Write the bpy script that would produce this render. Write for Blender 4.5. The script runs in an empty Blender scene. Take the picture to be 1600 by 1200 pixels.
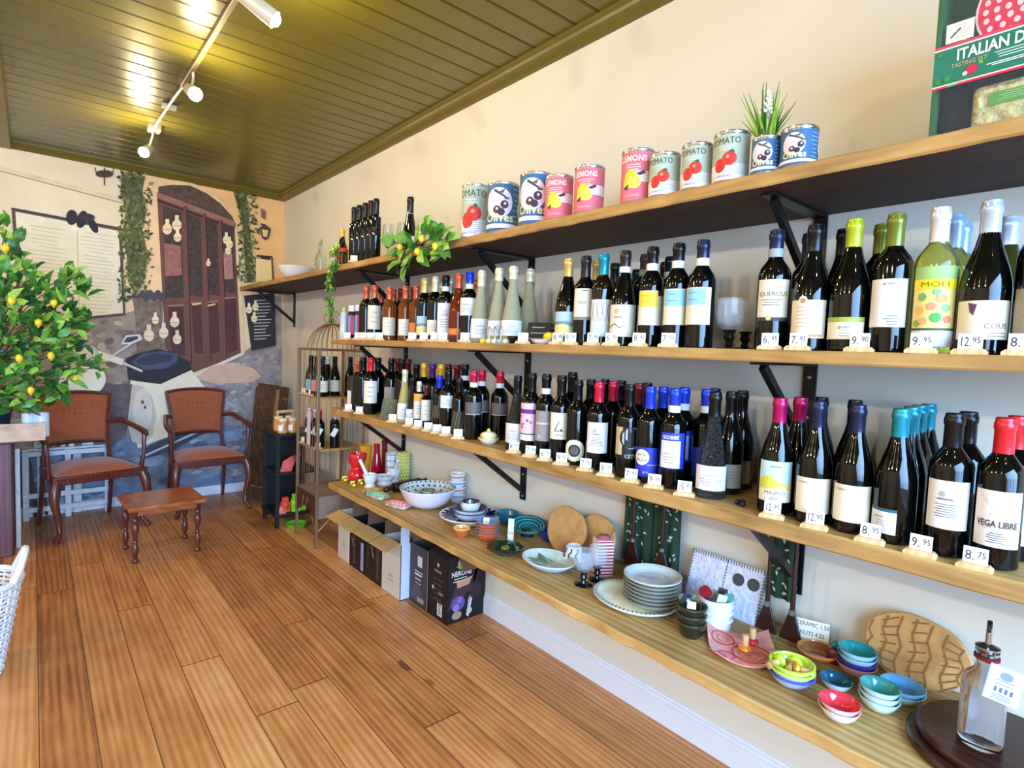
import bpy, math, random
from math import sin, cos, pi, radians as R
from mathutils import Vector, Matrix
random.seed(7)
sc = bpy.context.scene
COL = sc.collection

# ------------------------------------------------------------------ camera
YAW, PITCH, ROLL, FPX, CAMH = .706, .0605, .0375, 878.5, 1.34
_f = Vector((sin(YAW)*cos(PITCH), cos(YAW)*cos(PITCH), -sin(PITCH)))
_r = Vector((cos(YAW), -sin(YAW), 0)); _u = _r.cross(_f)
_r2 = _r*cos(ROLL)+_u*sin(ROLL); _u2 = -_r*sin(ROLL)+_u*cos(ROLL)
cd = bpy.data.cameras.new('camera'); cam = bpy.data.objects.new('camera', cd); COL.objects.link(cam)
cam.matrix_world = Matrix(((_r2.x, _u2.x, -_f.x, 0), (_r2.y, _u2.y, -_f.y, 0), (_r2.z, _u2.z, -_f.z, CAMH), (0, 0, 0, 1)))
cd.sensor_fit = 'HORIZONTAL'; cd.sensor_width = 36; cd.lens = FPX/1600*36; cd.clip_start = .02
sc.camera = cam

def at(px, py, X=None, Y=None, Z=None):
    """where the sight line through a photo pixel meets a real plane of the room"""
    d = _r2*((px-800)/FPX) - _u2*((py-600)/FPX) + _f
    if X is not None: t = X/d.x
    elif Y is not None: t = Y/d.y
    else: t = (Z-CAMH)/d.z
    return Vector((0, 0, CAMH)) + d*t

# ------------------------------------------------------------------ view, world, lights
sc.view_settings.view_transform = 'Standard'; sc.view_settings.look = 'None'
sc.view_settings.gamma = 1; sc.view_settings.use_curve_mapping = False
sc.view_settings.exposure = 0.2
sc.cycles.max_bounces = 7; sc.cycles.glossy_bounces = 4; sc.cycles.transmission_bounces = 7
sc.cycles.caustics_reflective = False; sc.cycles.caustics_refractive = False
sc.cycles.sample_clamp_indirect = 6
w = bpy.data.worlds.new('sky'); sc.world = w; w.use_nodes = True
w.node_tree.nodes['Background'].inputs[0].default_value = (.55, .74, 1, 1)
w.node_tree.nodes['Background'].inputs[1].default_value = 1.6
RX, BY, CZ = 1.7416, 5.3075, 2.648            # right wall, back wall, ceiling
WARM = (1, .82, .50)
def light(name, kind, loc, power, color, size=.05, rot=None, sy=None, spot=None):
    l = bpy.data.lights.new(name, kind); l.energy = power; l.color = color
    if kind == 'AREA':
        l.size = size
        if sy: l.shape = 'RECTANGLE'; l.size_y = sy
    else: l.shadow_soft_size = size
    if spot: l.spot_size = spot; l.spot_blend = .7
    o = bpy.data.objects.new(name, l); COL.objects.link(o); o.location = loc
    if rot: o.rotation_euler = rot
    return o
# daylight through the street window behind the viewer, and the lamps of the rest of the shop
light('street_window_daylight', 'AREA', (-.4, -2.0, 1.5), 370, (.31, .575, 1), 3.4, (R(56), 0, 0), 1.9).data.spread = R(140)
for k, y in enumerate((-.4, 1.5, 3.4)):
    light('far_track_light', 'POINT', (-2.5, y, 2.46), 72, (1, .87, .66), .05)

# ------------------------------------------------------------------ materials
def lin(c):
    return tuple(((v/255)/12.92 if v/255 <= .04045 else ((v/255+.055)/1.055)**2.4) for v in c[:3])
_M = {}
def mat(rgb, rough=.5, metal=0, trans=0, ior=1.45, emit=0, noise=0, nscale=20, bump=0, coat=0, alpha=1, spec=.5):
    key = (rgb, rough, metal, trans, ior, emit, noise, nscale, bump, coat, alpha, spec)
    if key in _M: return _M[key]
    m = bpy.data.materials.new('surface_%d' % len(_M)); m.use_nodes = True
    nt = m.node_tree; b = nt.nodes['Principled BSDF']; c = (*lin(rgb), 1)
    b.inputs['Base Color'].default_value = c; b.inputs['Roughness'].default_value = rough
    b.inputs['Metallic'].default_value = metal; b.inputs['Transmission Weight'].default_value = trans
    b.inputs['IOR'].default_value = ior; b.inputs['Coat Weight'].default_value = coat
    b.inputs['Specular IOR Level'].default_value = spec
    b.inputs['Alpha'].default_value = alpha
    if emit: b.inputs['Emission Color'].default_value = c; b.inputs['Emission Strength'].default_value = emit
    if noise or bump:
        tc = nt.nodes.new('ShaderNodeTexCoord'); n = nt.nodes.new('ShaderNodeTexNoise')
        n.inputs['Scale'].default_value = nscale; n.inputs['Detail'].default_value = 5
        nt.links.new(tc.outputs['Object'], n.inputs['Vector'])
        if noise:
            mr = nt.nodes.new('ShaderNodeMapRange'); mr.inputs[1].default_value = .3; mr.inputs[2].default_value = .7
            mr.inputs[3].default_value = 1-noise; mr.inputs[4].default_value = 1+noise
            nt.links.new(n.outputs[0], mr.inputs[0])
            mx = nt.nodes.new('ShaderNodeVectorMath'); mx.operation = 'SCALE'; mx.inputs[0].default_value = c[:3]
            nt.links.new(mr.outputs[0], mx.inputs['Scale']); nt.links.new(mx.outputs[0], b.inputs['Base Color'])
        if bump:
            bp = nt.nodes.new('ShaderNodeBump'); bp.inputs['Strength'].default_value = bump; bp.inputs['Distance'].default_value = .01
            nt.links.new(n.outputs[0], bp.inputs['Height']); nt.links.new(bp.outputs[0], b.inputs['Normal'])
    _M[key] = m
    return m
def ramp(nt, stops):
    r = nt.nodes.new('ShaderNodeValToRGB'); e = r.color_ramp.elements
    while len(e) < len(stops): e.new(.5)
    for el, (p, c) in zip(e, stops): el.position = p; el.color = (*lin(c), 1)
    return r
def wood(name, dark, mid, light_, grain=(40, 2.2, 40), rough=.5, axis=1, plank=None, knots=0):
    m = bpy.data.materials.new(name); m.use_nodes = True; nt = m.node_tree; N = nt.nodes; L = nt.links
    b = N['Principled BSDF']; b.inputs['Roughness'].default_value = rough
    tc = N.new('ShaderNodeTexCoord'); vec = tc.outputs['Object']; shade = None
    def mth(op, a, bb=None):
        q = N.new('ShaderNodeMath'); q.operation = op
        for i, v in enumerate((a, bb)):
            if v is None: continue
            if isinstance(v, (int, float)): q.inputs[i].default_value = v
            else: L.new(v, q.inputs[i])
        return q.outputs[0]
    if plank:
        s = N.new('ShaderNodeSeparateXYZ'); L.new(vec, s.inputs[0])
        px = mth('DIVIDE', s.outputs[0], plank[0]); col = mth('FLOOR', px)
        wn = N.new('ShaderNodeTexWhiteNoise'); wn.noise_dimensions = '1D'; L.new(col, wn.inputs['W'])
        py = mth('ADD', mth('DIVIDE', s.outputs[1], plank[1]), mth('MULTIPLY', wn.outputs[0], 7.3)); row = mth('FLOOR', py)
        cid = N.new('ShaderNodeCombineXYZ'); L.new(col, cid.inputs[0]); L.new(row, cid.inputs[1])
        w2 = N.new('ShaderNodeTexWhiteNoise'); w2.noise_dimensions = '2D'; L.new(cid.outputs[0], w2.inputs['Vector'])
        shade = w2.outputs[0]
        off = N.new('ShaderNodeVectorMath'); off.operation = 'MULTIPLY_ADD'
        L.new(w2.outputs[1], off.inputs[0]); off.inputs[1].default_value = (5, 9, 3); L.new(vec, off.inputs[2]); vec = off.outputs[0]
        fx = mth('FRACT', px); fy = mth('FRACT', py)
        gx = mth('MINIMUM', fx, mth('SUBTRACT', 1, fx)); gy = mth('MINIMUM', fy, mth('SUBTRACT', 1, fy))
        gap = mth('MAXIMUM', mth('LESS_THAN', gx, .011), mth('LESS_THAN', gy, .0014))
    mp = N.new('ShaderNodeMapping'); mp.inputs['Scale'].default_value = grain; L.new(vec, mp.inputs['Vector'])
    n1 = N.new('ShaderNodeTexNoise'); n1.inputs['Scale'].default_value = 1; n1.inputs['Detail'].default_value = 6
    n1.inputs['Distortion'].default_value = .6; L.new(mp.outputs[0], n1.inputs['Vector'])
    n2 = N.new('ShaderNodeTexNoise'); n2.inputs['Scale'].default_value = 3.2; n2.inputs['Detail'].default_value = 8; n2.inputs['Roughness'].default_value = .65; L.new(vec, n2.inputs['Vector'])
    wv = N.new('ShaderNodeTexWave'); wv.wave_type = 'BANDS'; wv.bands_direction = 'X'
    wv.inputs['Scale'].default_value = .28; wv.inputs['Distortion'].default_value = 9; wv.inputs['Detail'].default_value = 2
    wv.inputs['Detail Scale'].default_value = .6
    L.new(mp.outputs[0], wv.inputs['Vector'])
    v = mth('ADD', mth('MULTIPLY', n1.outputs[0], .44), mth('ADD', mth('MULTIPLY', wv.outputs[1], .14), mth('MULTIPLY', n2.outputs[0], .42)))
    if shade is not None: v = mth('ADD', v, mth('MULTIPLY', mth('SUBTRACT', shade, .5), .24))
    if knots:
        m2 = N.new('ShaderNodeMapping'); m2.inputs['Scale'].default_value = (knots, knots*.55, knots); L.new(vec, m2.inputs['Vector'])
        vo = N.new('ShaderNodeTexVoronoi'); vo.inputs['Scale'].default_value = 1; L.new(m2.outputs[0], vo.inputs['Vector'])
        kn = N.new('ShaderNodeMapRange'); kn.inputs[1].default_value = .03; kn.inputs[2].default_value = .1
        kn.inputs[3].default_value = .55; kn.inputs[4].default_value = 0; L.new(vo.outputs['Distance'], kn.inputs[0])
        v = mth('SUBTRACT', v, kn.outputs[0])
    r = ramp(nt, [(.2, dark), (.5, mid), (.82, light_)]); L.new(v, r.inputs[0]); out = r.outputs[0]
    if plank:
        mx = N.new('ShaderNodeMix'); mx.data_type = 'RGBA'; L.new(gap, mx.inputs[0]); L.new(out, mx.inputs[6])
        mx.inputs[7].default_value = (*lin((98, 60, 34)), 1); out = mx.outputs[2]
    L.new(out, b.inputs['Base Color'])
    bp = N.new('ShaderNodeBump'); bp.inputs['Strength'].default_value = .25; bp.inputs['Distance'].default_value = .003
    L.new(v, bp.inputs['Height']); L.new(bp.outputs[0], b.inputs['Normal'])
    return m
W_FLOOR = wood('floor_planks', (116, 62, 28), (194, 122, 62), (230, 170, 106), (46, 2.6, 46), .4, plank=(.148, 2.1), knots=3.2)
W_SHELF = wood('shelf_wood', (96, 66, 32), (176, 136, 74), (220, 180, 112), (44, 4, 44), .6, knots=2)
W_UNDERSHADE = wood('shaded_underside_wood', (30, 18, 12), (54, 34, 22), (76, 50, 32), (30, 2.2, 30), .7)  # darkened shelf wood: the shade beneath the boards put into the colour
W_CHAIR = wood('chair_wood', (52, 20, 16), (92, 40, 30), (128, 66, 48), (60, 20, 12), .3)
W_STOOL = wood('stool_wood', (112, 52, 22), (160, 84, 40), (196, 120, 66), (8, 60, 60), .25)
W_CRATE = wood('crate_wood', (40, 24, 14), (78, 50, 28), (120, 80, 44), (40, 40, 6), .7)
W_LIGHT = wood('light_wood', (186, 136, 84), (222, 178, 122), (238, 204, 152), (60, 60, 20), .5)
W_OLIVE = wood('olive_wood', (148, 96, 46), (196, 146, 84), (216, 172, 110), (24, 40, 40), .45)
W_DARK = wood('dark_wood', (26, 12, 8), (52, 24, 16), (76, 38, 26), (40, 4, 40), .35)
IRON = mat((20, 20, 22), .42, .3)
def fabric():
    m = bpy.data.materials.new('rust_velvet'); m.use_nodes = True; nt = m.node_tree; N = nt.nodes; L = nt.links
    b = N['Principled BSDF']; b.inputs['Roughness'].default_value = .85; b.inputs['Sheen Weight'].default_value = .3
    tc = N.new('ShaderNodeTexCoord'); mp = N.new('ShaderNodeMapping'); mp.inputs['Scale'].default_value = (30, 30, 30)
    L.new(tc.outputs['Object'], mp.inputs['Vector'])
    vo = N.new('ShaderNodeTexVoronoi'); vo.inputs['Scale'].default_value = 1; vo.inputs['Randomness'].default_value = .12
    L.new(mp.outputs[0], vo.inputs['Vector'])
    r = ramp(nt, [(.0, (112, 48, 24)), (.16, (122, 54, 28)), (.24, (158, 82, 44)), (1, (150, 74, 40))]); L.new(vo.outputs['Distance'], r.inputs[0])
    L.new(r.outputs[0], b.inputs['Base Color']); return m
VELVET = fabric()

# ------------------------------------------------------------------ mesh builder
class MB:
    def __init__(s): s.v = []; s.f = []; s.m = []
    def add(s, vs, fs, m=0):
        o = len(s.v); s.v += [tuple(x) for x in vs]; s.f += [tuple(i+o for i in f) for f in fs]; s.m += [m]*len(fs); return s
    def box(s, x0, x1, y0, y1, z0, z1, m=0, M=None):
        vs = [Vector((x, y, z)) for z in (z0, z1) for y in (y0, y1) for x in (x0, x1)]
        if M: vs = [M @ p for p in vs]
        return s.add(vs, [(0, 2, 3, 1), (4, 5, 7, 6), (0, 1, 5, 4), (2, 6, 7, 3), (0, 4, 6, 2), (1, 3, 7, 5)], m)
    def lathe(s, prof, n=24, m=0, M=None, c=(0, 0, 0), fn=None):
        vs = []; fs = []; k = len(prof)
        for i in range(n):
            a = 2*pi*i/n
            for r, z in prof:
                rr = r*(fn(a, z) if fn else 1)
                p = Vector((c[0]+rr*cos(a), c[1]+rr*sin(a), c[2]+z)); vs.append(M @ p if M else p)
        for i in range(n):
            j = (i+1) % n
            for q in range(k-1):
                if prof[q][0] < 1e-6: fs.append((i*k+q, j*k+q+1, i*k+q+1))
                elif prof[q+1][0] < 1e-6: fs.append((i*k+q, j*k+q, i*k+q+1))
                else: fs.append((i*k+q, j*k+q, j*k+q+1, i*k+q+1))
        return s.add(vs, fs, m)
    def tube(s, pts, r, n=8, m=0, caps=True, flat=None):
        pts = [Vector(p) for p in pts]; rs = r if isinstance(r, (list, tuple)) else [r]*len(pts)
        vs = []; fs = []; up = None
        for i, p in enumerate(pts):
            t = (pts[min(i+1, len(pts)-1)]-pts[max(i-1, 0)]).normalized()
            if up is None:
                up = Vector((0, 0, 1)) if abs(t.z) < .9 else Vector((0, 1, 0))
            a = t.cross(up).normalized(); up = a.cross(t).normalized()
            for q in range(n):
                g = 2*pi*(q+.5*(n == 4))/n
                vs.append(p + (a*cos(g)*(flat or 1) + up*sin(g))*rs[i])
        for i in range(len(pts)-1):
            for q in range(n):
                w_ = (q+1) % n
                fs.append((i*n+q, (i+1)*n+q, (i+1)*n+w_, i*n+w_))
        if caps: fs += [tuple(range(n)), tuple(range(len(vs)-1, len(vs)-n-1, -1))]
        return s.add(vs, fs, m)
    def prism(s, poly, z0, z1, m=0, M=None):
        n = len(poly); vs = [Vector((x, y, z)) for z in (z0, z1) for x, y in poly]
        if M: vs = [M @ p for p in vs]
        return s.add(vs, [tuple(range(n-1, -1, -1)), tuple(range(n, 2*n))]+[(i, (i+1) % n, n+(i+1) % n, n+i) for i in range(n)], m)
    def ball(s, c, r, n=12, m=0, sq=(1, 1, 1), M=None):
        vs = []; fs = []; k = n//2+1
        for i in range(n):
            for j in range(k):
                t = pi*j/(k-1); a = 2*pi*i/n
                p = Vector((c[0]+r*sq[0]*sin(t)*cos(a), c[1]+r*sq[1]*sin(t)*sin(a), c[2]-r*sq[2]*cos(t))); vs.append(M @ p if M else p)
        for i in range(n):
            j2 = (i+1) % n
            for j in range(k-1):
                if j == 0: fs.append((i*k, j2*k+1, i*k+1))
                elif j == k-2: fs.append((i*k+j, j2*k+j, i*k+j+1))
                else: fs.append((i*k+j, j2*k+j, j2*k+j+1, i*k+j+1))
        return s.add(vs, fs, m)
    def mesh(s, name, mats, smooth=True, ang=38):
        me = bpy.data.meshes.new(name); me.from_pydata(s.v, [], s.f)
        for q in (mats if isinstance(mats, (list, tuple)) else [mats]): me.materials.append(q)
        me.polygons.foreach_set('material_index', s.m)
        me.polygons.foreach_set('use_smooth', [smooth]*len(s.f)); me.update()
        if smooth: me.set_sharp_from_angle(angle=R(ang))
        return me
    def build(s, name, mats, parent=None, loc=None, rz=None, smooth=True, bevel=0, ang=38):
        o = link(name, s.mesh(name, mats, smooth, ang), parent, loc, rz)
        if bevel:
            b = o.modifiers.new('bevel', 'BEVEL'); b.width = bevel; b.segments = 2; b.limit_method = 'ANGLE'; b.angle_limit = R(40)
        return o
def link(name, me, parent=None, loc=None, rz=None):
    o = bpy.data.objects.new(name, me); COL.objects.link(o)
    if parent is not None: o.parent = parent
    if loc is not None: o.location = loc
    if rz is not None: o.rotation_euler[2] = rz
    return o
def tag(o, label, cat, group=None, kind=None):
    if label: o['label'] = label
    if cat: o['category'] = cat
    if group: o['group'] = group
    if kind: o['kind'] = kind
    return o
def thing(name, loc, label, cat, group=None, rz=0):
    o = bpy.data.objects.new(name, None); COL.objects.link(o); o.location = loc; o.rotation_euler[2] = rz; o.empty_display_size = .05
    return tag(o, label, cat, group)
def struct(o): o['kind'] = 'structure'; return o
def T(x=0, y=0, z=0, rx=0, ry=0, rz=0):
    return Matrix.Translation((x, y, z)) @ Matrix.Rotation(rz, 4, 'Z') @ Matrix.Rotation(ry, 4, 'Y') @ Matrix.Rotation(rx, 4, 'X')

# ------------------------------------------------------------------ lettering and printed designs
_TX = {}
def glyphs(text):
    if text in _TX: return _TX[text]
    cu = bpy.data.curves.new('letters', 'FONT'); cu.body = text.lstrip('*'); cu.offset = .022 if text[0] == '*' else 0; cu.align_x = 'CENTER'; cu.resolution_u = 2
    o = bpy.data.objects.new('letters', cu); COL.objects.link(o)
    bpy.context.view_layer.update()
    me = o.to_mesh(); vs = [(v.co.x, v.co.y) for v in me.vertices]; fs = [tuple(p.vertices) for p in me.polygons]
    o.to_mesh_clear(); bpy.data.objects.remove(o); bpy.data.curves.remove(cu)
    _TX[text] = (vs, fs); return _TX[text]
def design(elems, base, fmap, w, h, bg_poly=None, nu=10):
    """printed card as two meshes: the card with its coloured shapes, and the lettering.
    fmap(x, y, lift) turns card metres into a point; x in [-w/2, w/2], y in [0, h]."""
    a = MB(); t = MB(); cols = [base]; tcols = []
    def ci(c, lst):
        if c not in lst: lst.append(c)
        return lst.index(c)
    def poly(b, pts, lift, m):
        k = nu if w > 0 else 1
        for i in range(k):
            q = list(pts)
            for sgn, lim in ((1, -w/2+w*i/k), (-1, -w/2+w*(i+1)/k)):
                o_ = []
                for j in range(len(q)):
                    A, B = q[j-1], q[j]; da, db = sgn*(A[0]-lim), sgn*(B[0]-lim)
                    if (da >= 0) != (db >= 0):
                        u_ = da/(da-db); o_.append((A[0]+(B[0]-A[0])*u_, A[1]+(B[1]-A[1])*u_))
                    if db >= 0: o_.append(B)
                q = o_
                if len(q) < 3: break
            if len(q) >= 3: b.add([fmap(x, y, lift) for x, y in q], [tuple(range(len(q)))], m)
    def strip(b, x0, x1, y0, y1, lift, m):
        k = max(1, int(nu*(x1-x0)/w+.99)); vs = []
        for i in range(k+1):
            x = x0+(x1-x0)*i/k; vs += [fmap(x, y0, lift), fmap(x, y1, lift)]
        b.add(vs, [(2*i, 2*i+2, 2*i+3, 2*i+1) for i in range(k)], m)
    if bg_poly: poly(a, [(x*w/2, y*h) for x, y in bg_poly], 0, 0)
    else: strip(a, -w/2, w/2, 0, h, 0, 0)
    lift = .00035
    for n, e in enumerate(elems):
        lf = lift*(1+n*.25)
        if e[0] == 'r': strip(a, e[1]*w/2, e[2]*w/2, e[3]*h, e[4]*h, lf, ci(e[5], cols))
        elif e[0] == 'c':
            q = [(e[1]*w/2+e[3]*h*cos(2*pi*i/18), e[2]*h+e[3]*h*(e[5] if len(e) > 5 else 1)*sin(2*pi*i/18)) for i in range(18)]
            poly(a, q, lf, ci(e[4], cols))
        elif e[0] == 'p':
            poly(a, [(x*w/2, y*h) for x, y in e[1]], lf, ci(e[2], cols))
        elif e[0] == 't':
            vs, fs = glyphs(e[1]); s_ = e[4]*h; sx = s_*(e[6] if len(e) > 6 else 1)
            t.add([fmap(e[2]*w/2+x*sx, e[3]*h+y*s_, lift*1.5+.0006) for x, y in vs], fs, ci(e[5], tcols))
        elif e[0] == 'l':      # rows of small print: u0,u1,v0,v1,rows,color
            for k in range(e[5]):
                v = e[3]+(e[4]-e[3])*k/max(1, e[5]-1); rr = random.uniform(.55, 1)
                mid = (e[1]+e[2])/2; hw = (e[2]-e[1])/2*rr
                strip(t, (mid-hw)*w/2, (mid+hw)*w/2, v*h, (v+.018)*h, lift*1.5, ci(e[6], tcols))
    return a, [mat(c, .55) for c in cols], t, [mat(c, .5) for c in tcols]
def cyl_map(r, z0, ang0=-pi/2):
    return lambda x, y, l: ((r+l)*cos(ang0+x/r), (r+l)*sin(ang0+x/r), z0+y)
def flat_map(M):      # x right, y up on the card; faces local -Y
    return lambda x, y, l: M @ Vector((x, -l, y))
def put(a, am, t, tm, name, parent, loc=None, part_label=None):
    o = a.build(name, am, parent, loc, smooth=True)
    if t.v: t.build('lettering', tm, o, smooth=False)
    return o
K, GR, CRM, WHT = (35, 32, 34), (110, 106, 100), (226, 216, 188), (222, 220, 216)
def D(name):
    g = (112, 108, 104)
    return {
     'plain': (WHT, [('l', -.7, .7, .2, .45, 4, g), ('c', 0, .72, .07, (200, 196, 190)), ('l', -.5, .5, .58, .62, 2, g)]),
     'cream': (CRM, [('l', -.7, .4, .3, .7, 5, g)]),
     'small': (CRM, [('l', -.5, .5, .3, .7, 3, g)]),
     'vega': (WHT, [('t', '*VEGA LIBRE', 0, .36, .16, (74, 44, 36), .72), ('r', -.8, .8, .33, .335, g), ('l', -.4, .4, .08, .24, 5, g),
              ('p', [(-.7, .9), (0, .6), (.05, .62), (-.65, .93)], (216, 208, 200)), ('p', [(.7, .95), (-.3, .52), (-.3, .55), (.65, .97)], (216, 208, 200))]),
     'bodega': (WHT, [('c', -.25, .72, .06, (170, 160, 150)), ('l', -.6, .5, .25, .5, 6, g), ('l', -.5, .3, .6, .62, 2, g)]),
     'braid': (CRM, [('t', 'MAREDO', -.5, .84, .07, g), ('l', -.6, .6, .06, .1, 2, (220, 214, 196))]),
     'masino': ((186, 214, 222), [('r', -1, 1, 0, .34, CRM), ('p', [(-1, .3), (1, .3), (.5, .45), (.1, .52), (-.3, .66), (-.7, .6), (-1, .5)], (198, 196, 70)),
                ('p', [(-.4, .32), (1, .3), (1, .5), (.4, .42)], (226, 206, 120)), ('t', 'MASINO', 0, .18, .13, (120, 120, 110)), ('l', -.4, .4, .06, .1, 2, g), ('r', -.3, .3, .86, .88, (90, 110, 130))]),
     'gruner_t': (WHT, [('r', -1, 1, .88, 1, (30, 90, 110)), ('t', 'gruner', 0, .62, .16, g), ('l', -.3, .5, .3, .5, 3, g)]),
     'gruner': (CRM, [('r', -1, 1, .78, 1, (150, 170, 60)), ('t', 'gruner', .1, .5, .2, g), ('l', -.2, .5, .15, .4, 3, g)]),
     'gruner2': (WHT, [('t', 'gruner', .1, .88, .09, g), ('l', -.1, .7, .05, .22, 4, g)]),
     'giobbe': ((34, 60, 190), [('r', -.96, .6, .02, .78, WHT), ('t', '*GIOBBE', -.2, .83, .14, WHT), ('l', -.8, .3, .16, .4, 4, g)]),
     'blue': ((34, 60, 190), [('r', -.2, .5, .08, .85, (190, 200, 230))]),
     'puro': ((40, 52, 168), [('c', -.4, .66, .27, (232, 226, 210)), ('t', 'ACU', -.4, .7, .16, K), ('t', 'EGO', -.4, .52, .16, K), ('r', .0, .9, .4, .42, (200, 200, 220)), ('t', 'uro', -.1, .12, .14, (200, 200, 220))]),
     'quercus': (CRM, [('t', 'QUERCUS', 0, .6, .15, (112, 100, 92)), ('l', -.7, .5, .38, .5, 3, g), ('r', -1, 1, 0, .09, (60, 50, 62)), ('c', -.2, .07, .06, (214, 180, 100)), ('c', -.4, .92, .07, (220, 208, 186))]),
     'estate': (CRM, [('l', -.7, .6, .3, .8, 6, (196, 170, 140)), ('c', -.2, 1.0, .11, CRM), ('c', -.2, .98, .07, (190, 130, 90)), ('r', .1, .8, .04, .1, (216, 140, 80))]),
     'moli': ((226, 206, 120), [('r', -1, 1, .84, 1, (150, 190, 110)), ('r', -1, 1, .72, .84, (232, 214, 20)), ('t', 'MOLI', 0, .745, .09, (120, 110, 40), 1.5), ('r', -1, 1, 0, .2, (214, 214, 220)), ('r', -1, 1, .2, .23, (70, 80, 50)),
              ('c', -.5, .62, .05, (110, 170, 90)), ('c', .3, .6, .06, (230, 150, 90)), ('c', -.1, .5, .05, (240, 140, 100)), ('c', .5, .48, .05, (130, 180, 120)), ('c', -.6, .45, .05, (230, 170, 80)),
              ('c', .1, .36, .06, (70, 160, 80)), ('c', -.4, .32, .045, (240, 160, 110)), ('c', .6, .34, .045, (220, 120, 90)), ('c', .1, .68, .04, (120, 180, 130)), ('c', -.7, .29, .04, (120, 170, 80))]),
     'cous': (CRM, [('t', 'COUS', .45, .28, .2, (130, 120, 100)), ('l', .1, .9, .08, .16, 2, g), ('p', [(-.5, .95), (-.2, .9), (-.3, .62), (-.42, .7)], (90, 50, 90))]),
     'yellow': (CRM, [('r', -.95, .5, .53, .97, (236, 204, 60)), ('r', .5, 1, .85, 1, K), ('l', -.8, .1, .66, .84, 2, (170, 140, 40)), ('l', -.5, .5, .1, .4, 5, (214, 206, 180))]),
     'azure': (CRM, [('r', -.95, .6, .53, .97, (140, 196, 214)), ('l', -.8, .2, .66, .84, 2, (80, 120, 150)), ('l', -.5, .5, .1, .4, 5, (214, 206, 180))]),
     'signed': (CRM, [('p', [(-.5, .35), (-.1, .7), (-.05, .7), (-.42, .33)], K), ('r', -.5, .3, .3, .33, K), ('l', -.5, .3, .12, .16, 2, g), ('c', .1, .36, .04, K)]),
     'sealed': (CRM, [('c', -.4, .8, .09, (190, 176, 110)), ('l', -.6, .0, .58, .62, 2, g), ('p', [(-1, .3), (-.5, .42), (-.2, .3), (.3, .36), (.2, .34), (-.2, .27), (-.5, .38), (-1, .26)], GR)]),
     'lattice': (WHT, [('r', -1, 1, .0, .32, (206, 218, 214))]+[('p', [(x, .4), (x+.25, .96), (x+.28, .96), (x+.03, .4)], g) for x in (-.9, -.5, -.1, .3, .6)]+[('p', [(x+.28, .4), (x, .96), (x+.03, .96), (x+.31, .4)], g) for x in (-.9, -.5, -.1, .3, .6)]),
     'sea': ((170, 196, 210), [('p', [(-1, 0), (1, 0), (1, .3), (0, .5), (-1, .45)], (222, 206, 130)), ('p', [(-1, .45), (0, .5), (1, .3), (1, .5), (.2, .62), (-1, .6)], (110, 140, 130))]),
     'script': (CRM, [('l', -.6, .2, .52, .56, 2, g), ('r', -.2, .2, .92, .95, K), ('r', -1, 1, 0, .1, (130, 120, 104)), ('c', -.7, .06, .05, (160, 140, 70))]),
     'taupe': ((150, 136, 128), [('r', -.9, .3, .55, .62, (196, 186, 178)), ('p', [(.1, .56), (1, .7), (1, .76), (.1, .6)], (200, 190, 180)), ('c', -.5, .15, .07, (180, 166, 150))]),
     'pink': ((236, 190, 214), [('r', -1, 1, .72, .84, (110, 40, 130)), ('r', -1, 1, 0, .16, WHT), ('r', -1, 1, .16, .19, K)]+[('c', random.uniform(-.8, .8), random.uniform(.25, .65), .04, c) for c in ((210, 90, 120), (150, 80, 150), (220, 110, 100), (120, 90, 170), (220, 90, 140), (190, 120, 200))]),
     'rosette': ((24, 22, 20), [('c', 0, .5, .5, (232, 222, 184)), ('c', 0, .5, .3, (50, 46, 44)), ('c', 0, .5, .2, (90, 84, 76))]),
     'moon': ((18, 17, 18), [('r', -1, -.35, .12, 1, (196, 176, 132)), ('c', .3, .66, .34, (170, 168, 170)), ('c', .12, .68, .33, (18, 17, 18)), ('t', 'CETTO', .35, .04, .16, (190, 188, 184))]),
     'twin': ((60, 70, 60), [('r', -.9, .9, .1, .9, (74, 82, 74))]),
     'grey': ((92, 84, 76), [('l', -.6, .6, .3, .8, 4, (140, 132, 120)), ('r', -.9, .9, .0, .08, (160, 150, 140))]),
     'dim': ((150, 142, 122), [('l', -.6, .6, .3, .7, 4, (110, 100, 90))]),
     'gold': ((50, 42, 30), [('p', [(x, 0), (x+.5, 1), (x+.56, 1), (x+.06, 0)], (150, 124, 70)) for x in (-1, -.6, -.2, .2, .4)]),
     'orange': ((214, 120, 50), [('r', -1, 1, 0, .12, (150, 80, 40))]),
     'goldtop': (CRM, [('r', -1, 1, .7, 1, (230, 160, 60)), ('l', -.6, .6, .2, .5, 4, g)]),
     'cyan': ((120, 186, 204), [('l', -.5, .5, .3, .6, 3, WHT)]),
     'duo': ((214, 140, 120), [('r', 0, 1, 0, 1, (150, 190, 210))]),
    }[name]

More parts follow.
